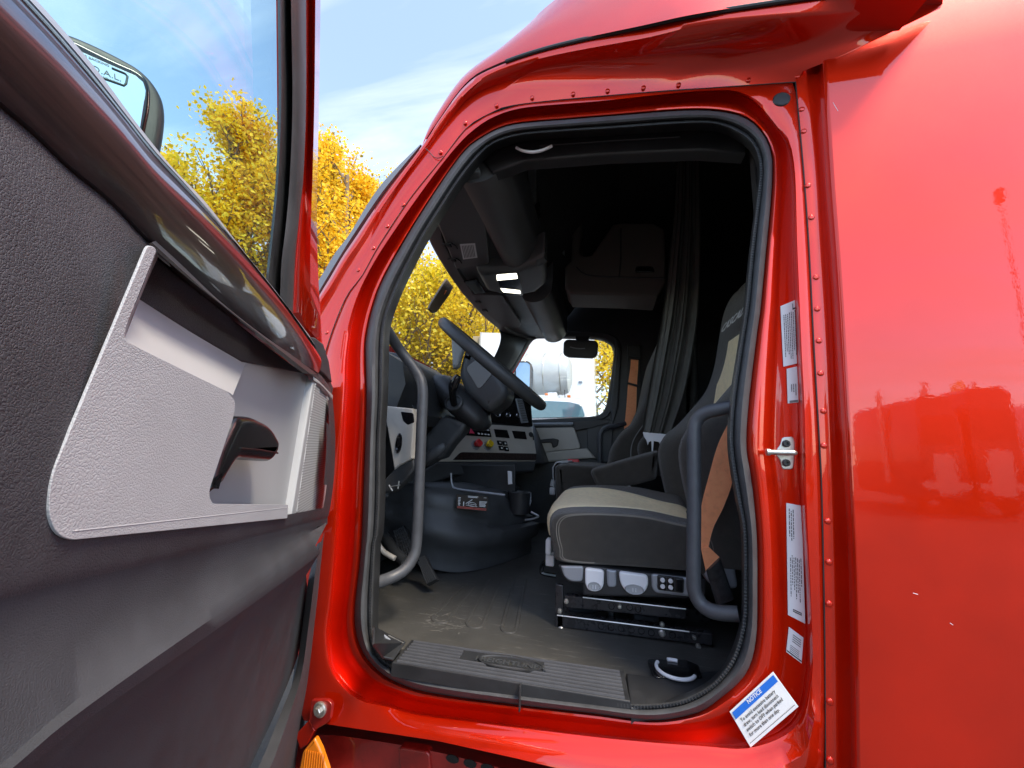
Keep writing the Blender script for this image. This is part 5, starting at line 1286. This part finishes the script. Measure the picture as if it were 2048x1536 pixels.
# ---- upper cabinet frame at the back of the cab and the curtain
zz1 = zf(1020, 280, 4.518)
cab_ = [(560,165),(850,155),(740,230),(700,330),(660,640),(628,1010),(640,1040),(690,1045),(740,1035),(930,760),(1000,745),(1290,750),(1400,800),(1410,1290),(1330,1415),(1000,1400),(540,1390),(495,1330),(495,1150),(550,1090),(560,800),(590,560),(585,480),(535,430)]
CABM = mat('taupe cabinet plastic', (.09, .08, .07), .6, vary=.1)
co2 = obj('overhead_cabinet', *slab([PY(zz1(*q), 1.05) for q in cab_], NY_, .2, .012), CABM, truck, ang=40)
m = MB().add(tube([PY(zz1(*q), 1.046) for q in [(1000,800),(1000,1100),(985,1240)]], .004, 6)).add(tube(resample(catmull([PY(zz1(*q), 1.046) for q in [(600,1150),(700,1220),(980,1240),(1390,1250)]]), 24), .004, 6)).add(tube([PY(zz1(540,408), 1.046), PY(zz1(600,418), 1.046), PY(zz1(670,405), 1.046)], .004, 6)); each(m, 'cabinet_gap', BLK, co2)
obj('cabinet_latch', *slab(rnd([PY(zz1(*q), 1.044) for q in [(1140,1140),(1290,1140),(1310,1190),(1130,1195)]], .01), NY_, .01, .003), GLOSS, co2)
m = MB()
for P in ([(440,850),(500,770),(490,1030),(450,1000)], [(330,1000),(385,930),(390,1170),(340,1120)]): m.add(slab([PY(zz1(*q), 1.10) for q in P], NY_, .02, .004))
each(m, 'cabinet_side_patch', SILV, co2)  # two flat silver plates beside the cabinet
lf = [(1352,320),(1348,420),(1338,520),(1326,620),(1305,740),(1284,865)]; rg = [(1400,320),(1402,500),(1398,620),(1388,700),(1370,790),(1342,870)]
a, b = resample(catmull([PY(q, .98) for q in lf]), 30), resample(catmull([PY(q, .98) for q in rg]), 30)
cv = []
for i in range(30):
    cv.append([a[i].lerp(b[i], u/24)+V((0, .022*math.sin(u*.75+.6)*(.5+.5*i/29)+.01*math.sin(u*1.9), 0)) for u in range(25)])
cur = obj('curtain', *loft(cv+[[p+V((0, .006, 0)) for p in r] for r in cv[::-1]]), CLOTH, truck, ang=70)
wf = [(1286,864),(1340,869),(1334,880),(1326,884),(1322,892),(1318,884),(1308,882),(1306,904),(1304,904),(1303,882),(1298,884),(1296,890),(1293,880),(1288,873)]
obj('curtain_clips', *slab([PY(q, .96) for q in wf], NY_, .012, .002), WHT, cur)
m = MB()
for q in ((1290,382),(1307,377),(1296,407),(1301,410),(1278,402)): m.add(disc(PY(q, 1.5), NY_, [(.004, 0), (.003, .003), (0, .004)], 10))
each(m, 'curtain_stud', STEEL, cur)

# hood of the truck beyond the windshield
hd = []
for X, z, e in ((-1.22, 1.09, .0), (-1.6, 1.12, .02), (-2.2, 1.06, .08), (-2.6, .95, .16)):
    hd.append([V((X, Y, z-.05*abs((Y-1.02)/.9)**4-(.6 if abs(Y-1.02) > .9 else 0))) for Y in [.1+e+(1.84-2*e)*k/16 for k in range(17)]])
obj('hood', *loft(hd+[[p+V((-.05, 0, -1.0)) for p in hd[-1]]]), RED, truck, ang=50)

# ================================================================== the place around
GZ = -1.15
ASPH = mat('asphalt', (.050, .049, .047), .85, bump=('n', 60, .6, .01), vary=.25, vscale=1.5)
g = obj('ground', [(-400, -400, GZ), (400, -400, GZ), (400, 400, GZ), (-400, 400, GZ)], [[0, 1, 2, 3]], ASPH, None, smooth=False); tag(g, kind='structure')

def leafmat(name, c1, c2):
    m = bpy.data.materials.new(name); m.use_nodes = True; t = m.node_tree; L = t.links.new; b = t.nodes['Principled BSDF']
    ge = t.nodes.new('ShaderNodeNewGeometry'); r = t.nodes.new('ShaderNodeValToRGB')
    r.color_ramp.elements[0].color = (.34, .20, .02, 1); r.color_ramp.elements[1].color = (*c2, 1); e_ = r.color_ramp.elements.new(.09); e_.color = (*c1, 1); e_ = r.color_ramp.elements.new(.03); e_.color = (.30, .28, .03, 1)
    L(ge.outputs['Random Per Island'], r.inputs[0]); L(r.outputs[0], b.inputs['Base Color']); b.inputs['Roughness'].default_value = .55
    b.inputs['Specular IOR Level'].default_value = .25
    tl = t.nodes.new('ShaderNodeBsdfTranslucent'); L(r.outputs[0], tl.inputs[0]); mx = t.nodes.new('ShaderNodeMixShader'); mx.inputs[0].default_value = .5
    L(b.outputs[0], mx.inputs[1]); L(tl.outputs[0], mx.inputs[2]); L(mx.outputs[0], t.nodes['Material Output'].inputs[0])
    return m
LEAF = [leafmat('golden leaves', (.88, .52, .010), (.96, .76, .07)), leafmat('yellow leaves', (.86, .60, .012), (.96, .84, .12)), leafmat('yellow green leaves', (.60, .50, .02), (.90, .70, .04))]
BARK = mat('pale bark', (.20, .15, .10), .9, bump=('n', 20, .6, .02), vary=.3, vscale=6)

def tree(px, ytop, D, seed, label, spread=.30, nleaf=8500, lm=0, low=.22):
    rd = random.Random(seed)
    topp = CAM+ray(px, ytop)*D
    base = V((topp.x, topp.y, GZ)); H = topp.z-GZ
    root = thing('tree', base, label, 'tree', 'autumn trees in front of the truck')
    tm = MB(); tips = []
    def grow(p, d, L, r, lev):
        n = 5; P = [p]; q = p; dd = d.normalized()
        for k in range(n):
            dd = (dd+V((rd.gauss(0, .10), rd.gauss(0, .10), rd.gauss(.03, .06)))).normalized(); q = q+dd*L/n; P.append(q)
        tm.add(tube(P, [r*(1-.62*k/n) for k in range(n+1)], 7 if lev < 2 else 4))
        if lev >= 2:
            for k in (2, 3, 4, 5): tips.append((P[k], L))
        if lev >= 3: return
        nb = (13, 5, 4)[lev]
        for b in range(nb):
            f_ = (low+(1-low)*(b+rd.random())/nb) if lev == 0 else .3+.7*(b+rd.random())/nb
            i = min(int(f_*n), n-1); pp = P[i].lerp(P[i+1], f_*n-i)
            a = rd.random()*6.28; el = (.75-.35*f_ if lev == 0 else .6)+rd.gauss(0, .15)
            side = V((math.cos(a), math.sin(a), 0)); nd = (side+dd*(1.25-el*.4)+V((0, 0, .25))).normalized()
            l2 = (H*spread*(1.15-.75*f_) if lev == 0 else L*.55)*(.75+.5*rd.random())
            grow(pp, nd, l2, r*(.42 if lev == 0 else .5), lev+1)
    grow(V(base), V((0, 0, 1)), H*.82, H*.014, 0)
    tm.build('trunk', BARK, root, ang=60)
    vs = []; fs = []
    for k in range(nleaf):
        p, L = tips[int(rd.random()*len(tips))]
        s = .16+.16*L
        c = p+V((rd.gauss(0, s), rd.gauss(0, s), rd.gauss(0, s*.8)))
        if c.z > base.z+H*1.0: continue
        a = V((rd.gauss(0, 1), rd.gauss(0, 1), rd.gauss(0, .7))).normalized(); b = a.cross(V((rd.gauss(0, 1), rd.gauss(0, 1), rd.gauss(0, 1)))).normalized()
        z = .04+.04*rd.random(); k0 = len(vs)
        vs += [c-a*z*1.1, c+b*z*.75-a*z*.1, c+a*z*1.2, c-b*z*.75-a*z*.1]; fs.append([k0, k0+1, k0+2, k0+3])
    me = bpy.data.meshes.new('crown'); me.from_pydata([tuple(x) for x in vs], [], fs); me.materials.append(LEAF[lm])
    o = bpy.data.objects.new('crown', me); COL.objects.link(o); put(o, root)
    return root
TR = [(385, 300, 17, 1, 'golden tree leftmost, beside the edge of the driver mirror', .24, 0), (447, 232, 15, 2, 'tallest golden tree, its thin tip seen through the door glass', .22, 0), (520, 262, 16, 3, 'golden tree behind the right edge of the door glass', .24, 0),
      (600, 225, 17, 4, 'golden tree half hidden by the open door frame', .22, 1), (672, 205, 15, 5, 'yellow tree with a bare forked trunk right of the door frame', .24, 0), (735, 262, 17, 6, 'yellow tree standing left of the red windshield pillar', .25, 0),
      (795, 285, 19, 7, 'yellow tree touching the red windshield pillar', .26, 1), (850, 440, 18, 8, 'yellow tree behind the grab handle, seen through the windshield', .34, 1), (905, 480, 16, 9, 'dense yellow tree behind the steering wheel', .36, 1),
      (960, 560, 19, 10, 'low yellow tree behind the right end of the windshield', .40, 2), (820, 560, 14, 14, 'short yellow green tree low behind the windshield', .45, 2), (1214, 560, 15, 11, 'yellow tree at the right edge of the far side window', .40, 1), (560, 500, 20, 12, 'pale yellow tree low behind the door glass', .36, 1), (720, 470, 21, 13, 'low yellow tree behind the forked trunk', .38, 1)]
for px, yt, D, sd_, lb, spd, lm in TR: tree(px, yt, D, sd_, lb, spd, 17000 if yt < 420 else 14000, lm, .10 if yt > 400 else .2)

# neighbour truck with a pale tank, and a white box trailer behind it, seen through the far window
WPAINT = mat('white vehicle paint', (.78, .79, .80), .3, coat=.6)
TANKM = mat('pale grey tank', (.48, .50, .50), .35, .1, vary=.08, vscale=2)
yw = 4.6
p0 = PY((1105,815), yw)
tk = thing('tank_truck', (p0.x, yw+1, GZ), 'white tank truck with amber roof lights, seen through the far window', 'truck')
L_ = [PY(q, yw) for q in [(960,812),(975,803),(1050,797),(1130,795),(1160,799),(1174,808),(1182,838),(1182,960),(940,960)]]
bdy = obj('cab', *slab(rnd(L_, .08), NY_, 1.9, .06, seg=4), WPAINT, tk)
wsg = [PY(q, yw-.012) for q in [(1000,808),(1086,801),(1140,804),(1163,810),(1171,834),(1000,838)]]
obj('windshield', *slab(rnd(wsg, .05), NY_, .02, .006), mat('blue tinted windshield', (.10, .20, .25), .08, coat=1), bdy)
for q in ((1093,789),(1138,793),(1050,792)): obj('marker_lamp', *box(PY(q, yw+.1), (.05, .08, .035), .01), AMB, bdy)
obj('antenna', *tube([PY((1130,795), yw+.1), PY((1129,780), yw+.1)], .006, 6), BLK, bdy)
obj('lower_body', *box((p0.x, yw+1, -.45), (1.3, 1.8, .9), .05), WPAINT, tk)
for sx in (-.45, .45):
    for sy in (.25, 1.75): obj('wheel', *disc((p0.x+sx, yw+sy, GZ+.4), (1, 0, 0), [(.12, -.12), (.38, -.12), (.4, -.08), (.4, .08), (.38, .12), (.2, .12), (.15, .06), (0, .06)], 24), RUB, tk)
ta, tb_ = PY((1012,748), 7.4), PY((1143,748), 7.4); R0 = abs(PY((1100,706), 7.4).z-PY((1100,787), 7.4).z)/2
ta.z = tb_.z
prof = []
for h, r in ((0, .3), (.06, .75), (.14, .93), (.3, 1.0), ((tb_-ta).length-.16, 1.0), ((tb_-ta).length-.06, .90), ((tb_-ta).length, .55)): prof.append((R0*r, h))
obj('tank', *disc(ta, (1, 0, 0), prof, 40), TANKM, tk)
m = MB()
for u in (.35, .62, .86): m.add(tube([ta.lerp(tb_, u)+V((0, math.cos(a)*R0*1.005, math.sin(a)*R0*1.005)) for a in [2*math.pi*k/40 for k in range(40)]], .012, 6, True))
m.build('tank_bands', STEEL, tk)
m = MB()
for u in (.2, .75): m.add(box(V((ta.lerp(tb_, u).x, ta.y, (ta.z-R0+GZ)/2)), (.2, .7, ta.z-R0-GZ), .02))
m.build('tank_supports', WPAINT, tk)
yt_ = 9.6
t1, t2 = PY((1030,690), yt_), PY((1188,690), yt_)
bt = thing('box_trailer', ((t1.x+t2.x)/2, yt_+1.2, GZ), 'plain white box trailer behind the pale tank', 'trailer')
H_ = t1.z+.35
obj('box_body', *box(((t1.x+t2.x)/2, yt_+1.25, (H_+GZ+1.0)/2), (t2.x-t1.x, 2.5, H_-GZ-1.0), .03), WPAINT, bt)
obj('trailer_mark', *box(PY((1161,764), yt_-.01), (.10, .02, .06), .004), SILV, bt)
for sx in (.25, .75):
    obj('wheel', *disc(t1.lerp(t2, sx)*1.0+V((0, .3, GZ+.5-t1.z)), (0, -1, 0), [(.2, -.1), (.48, -.1), (.5, -.06), (.5, .1), (.3, .1), (0, .08)], 24), RUB, bt)
w0, w1 = PX((930,665), -6), PX((985,665), -6)
wb_ = thing('white_building', (-8, 12, GZ), 'white building low between the yellow trees, seen through the windshield corner', 'building')
q0, q1, q2 = CAM+ray(963, 666)*12, CAM+ray(1016, 672)*12, CAM+ray(946, 672)*12.3
def bld(a, b, zt, nm, M_):
    n = V((b.y-a.y, a.x-b.x, 0)).normalized()
    if n.dot(CAM-a) < 0: n = -n
    return obj(nm, *slab([V((a.x, a.y, GZ)), V((b.x, b.y, GZ)), V((b.x, b.y, zt)), V((a.x, a.y, zt))], n, 2.5, .01), M_, wb_)
bld(q0, q1, q0.z, 'wall', WPAINT); bld(q2, CAM+ray(963, 670)*12.3, q2.z, 'side_wall', mat('tan wall', (.42, .33, .2), .8)); bld(q0+V((-.05, 0, 0)), q1, q0.z+.03, 'roof_edge', PEDG)
# parked vehicles and shrub across the yard, mirrored in the red paint
def parked(x, y, wd, ht, col, label, ln=5):
    t = thing('parked_truck', (x, y, GZ), label, 'truck', 'trucks parked across the yard')
    pr = rnd([V((x-wd/2, y, GZ+.5)), V((x-wd/2, y, GZ+ht*.62)), V((x-wd/2+.15, y, GZ+ht)), V((x+wd/2-.15, y, GZ+ht)), V((x+wd/2, y, GZ+ht*.62)), V((x+wd/2, y, GZ+.5))], [.1, .3, .4, .4, .3, .1])
    b = obj('cab', *slab(pr, (0, 1, 0), ln, .08, seg=3), col, t)
    obj('windshield', *slab(rnd([V((x-wd*.42, y+.02, GZ+ht*.58)), V((x-wd*.38, y+.02, GZ+ht*.82)), V((x+wd*.38, y+.02, GZ+ht*.82)), V((x+wd*.42, y+.02, GZ+ht*.58))], .1), (0, 1, 0), .05, .01), GLOSS, b)
    obj('grille', *slab(rnd([V((x-wd*.25, y+.03, GZ+.7)), V((x-wd*.25, y+.03, GZ+ht*.5)), V((x+wd*.25, y+.03, GZ+ht*.5)), V((x+wd*.25, y+.03, GZ+.7))], .1), (0, 1, 0), .05, .01), STEEL, b)
    for s in (-1, 1):
        obj('headlight', *slab(rnd([V((x+s*wd*.38-.2, y+.03, GZ+.9)), V((x+s*wd*.38-.2, y+.03, GZ+1.15)), V((x+s*wd*.38+.2, y+.03, GZ+1.15)), V((x+s*wd*.38+.2, y+.03, GZ+.9))], .05), (0, 1, 0), .04, .01), LENS, b)
        obj('wheel', *disc((x+s*(wd/2-.16), y-1, GZ+.5), (s, 0, 0), [(.2, -.15), (.48, -.15), (.5, -.1), (.5, .12), (.3, .14), (0, .1)], 24), RUB, t)
        obj('exhaust_stack', *tube([V((x+s*(wd/2+.05), y-2.2, GZ+1)), V((x+s*(wd/2+.05), y-2.2, GZ+ht+.5))], .09, 12), STEEL, t)
    return t
DARKV = mat('dark vehicle paint', (.03, .032, .04), .3, coat=.8); MAR = mat('maroon vehicle paint', (.16, .012, .014), .3, coat=.8)
def yard(x, y, dist):
    """where something seen mirrored in the sleeper panel really stands"""
    q = CAM+ray(x, y)*dist; return V((q.x, -.15-q.y, q.z))
for x, y, dist, wd, col, lb in ((1757, 792, 15, 1.45, DARKV, 'dark parked truck mirrored in the sleeper panel, left of the yellow bush'), (1868, 776, 15, 1.75, MAR, 'maroon parked truck mirrored in the sleeper panel, right of the yellow bush'), (2075, 800, 16, 2.5, WPAINT, 'white parked truck mirrored at the right border of the sleeper panel')):
    q = yard(x, y, dist); parked(q.x, q.y, wd, q.z-GZ, col, lb)
q = yard(1935, 735, 14); q2 = yard(1966, 756, 14)  # plain columns added for two unidentified tall shapes in the reflection
for k, (p, r, lb) in enumerate(((q, .26, 'taller dark column added for a shape mirrored in the sleeper panel'), (q2, .24, 'shorter dark column added for a shape mirrored in the sleeper panel'))):
    o = obj('stand_in_column', *disc((p.x, p.y, GZ), (0, 0, 1), [(r, 0), (r, p.z-GZ-.5), (r*.85, p.z-GZ-.2), (r*.5, p.z-GZ-.04), (0, p.z-GZ)], 24), DARKV); tag(o, lb, 'stand_in_column')
q = yard(1909, 405, 14)
lo_ = thing('lamp_post', (q.x, q.y, GZ), 'thin tall lamp post mirrored as a dark line in the sleeper panel', 'lamp post')
obj('pole', *tube([V((q.x, q.y, GZ)), V((q.x, q.y, q.z))], [.06, .025], 8), DARKV, lo_)
obj('lamp_head', *box((q.x, q.y, q.z-.25), (.22, .3, .5), .05), DARKV, lo_)
q = yard(1803, 765, 17); tree_px = None
rd = random.Random(77)
sh = thing('shrub', (q.x, q.y, GZ), 'yellow bush mirrored between two parked trucks in the panel', 'bush')
vs = []; fs = []
for k in range(2500):
    a = V((rd.gauss(0, 1), rd.gauss(0, 1), rd.gauss(0, 1))).normalized(); r = rd.random()**.4
    c = V((q.x+a.x*r*.5, q.y+a.y*r*.5, GZ+(q.z-GZ)*(.5+.5*a.z*r)))
    u_ = V((rd.gauss(0, 1), rd.gauss(0, 1), rd.gauss(0, 1))).normalized(); w_ = u_.orthogonal(); k0 = len(vs)
    vs += [c-u_*.07, c+w_*.05, c+u_*.07, c-w_*.05]; fs.append([k0, k0+1, k0+2, k0+3])
me = bpy.data.meshes.new('crown'); me.from_pydata([tuple(x) for x in vs], [], fs); me.materials.append(LEAF[1]); o = bpy.data.objects.new('crown', me); COL.objects.link(o); put(o, sh)
obj('trunk', *tube([V((q.x, q.y, GZ)), V((q.x, q.y, GZ+1.5))], [.06, .03], 7), BARK, sh)
parked(-3.5, -13, 2.5, 3.1, DARKV, 'dark parked truck standing straight behind the viewer')
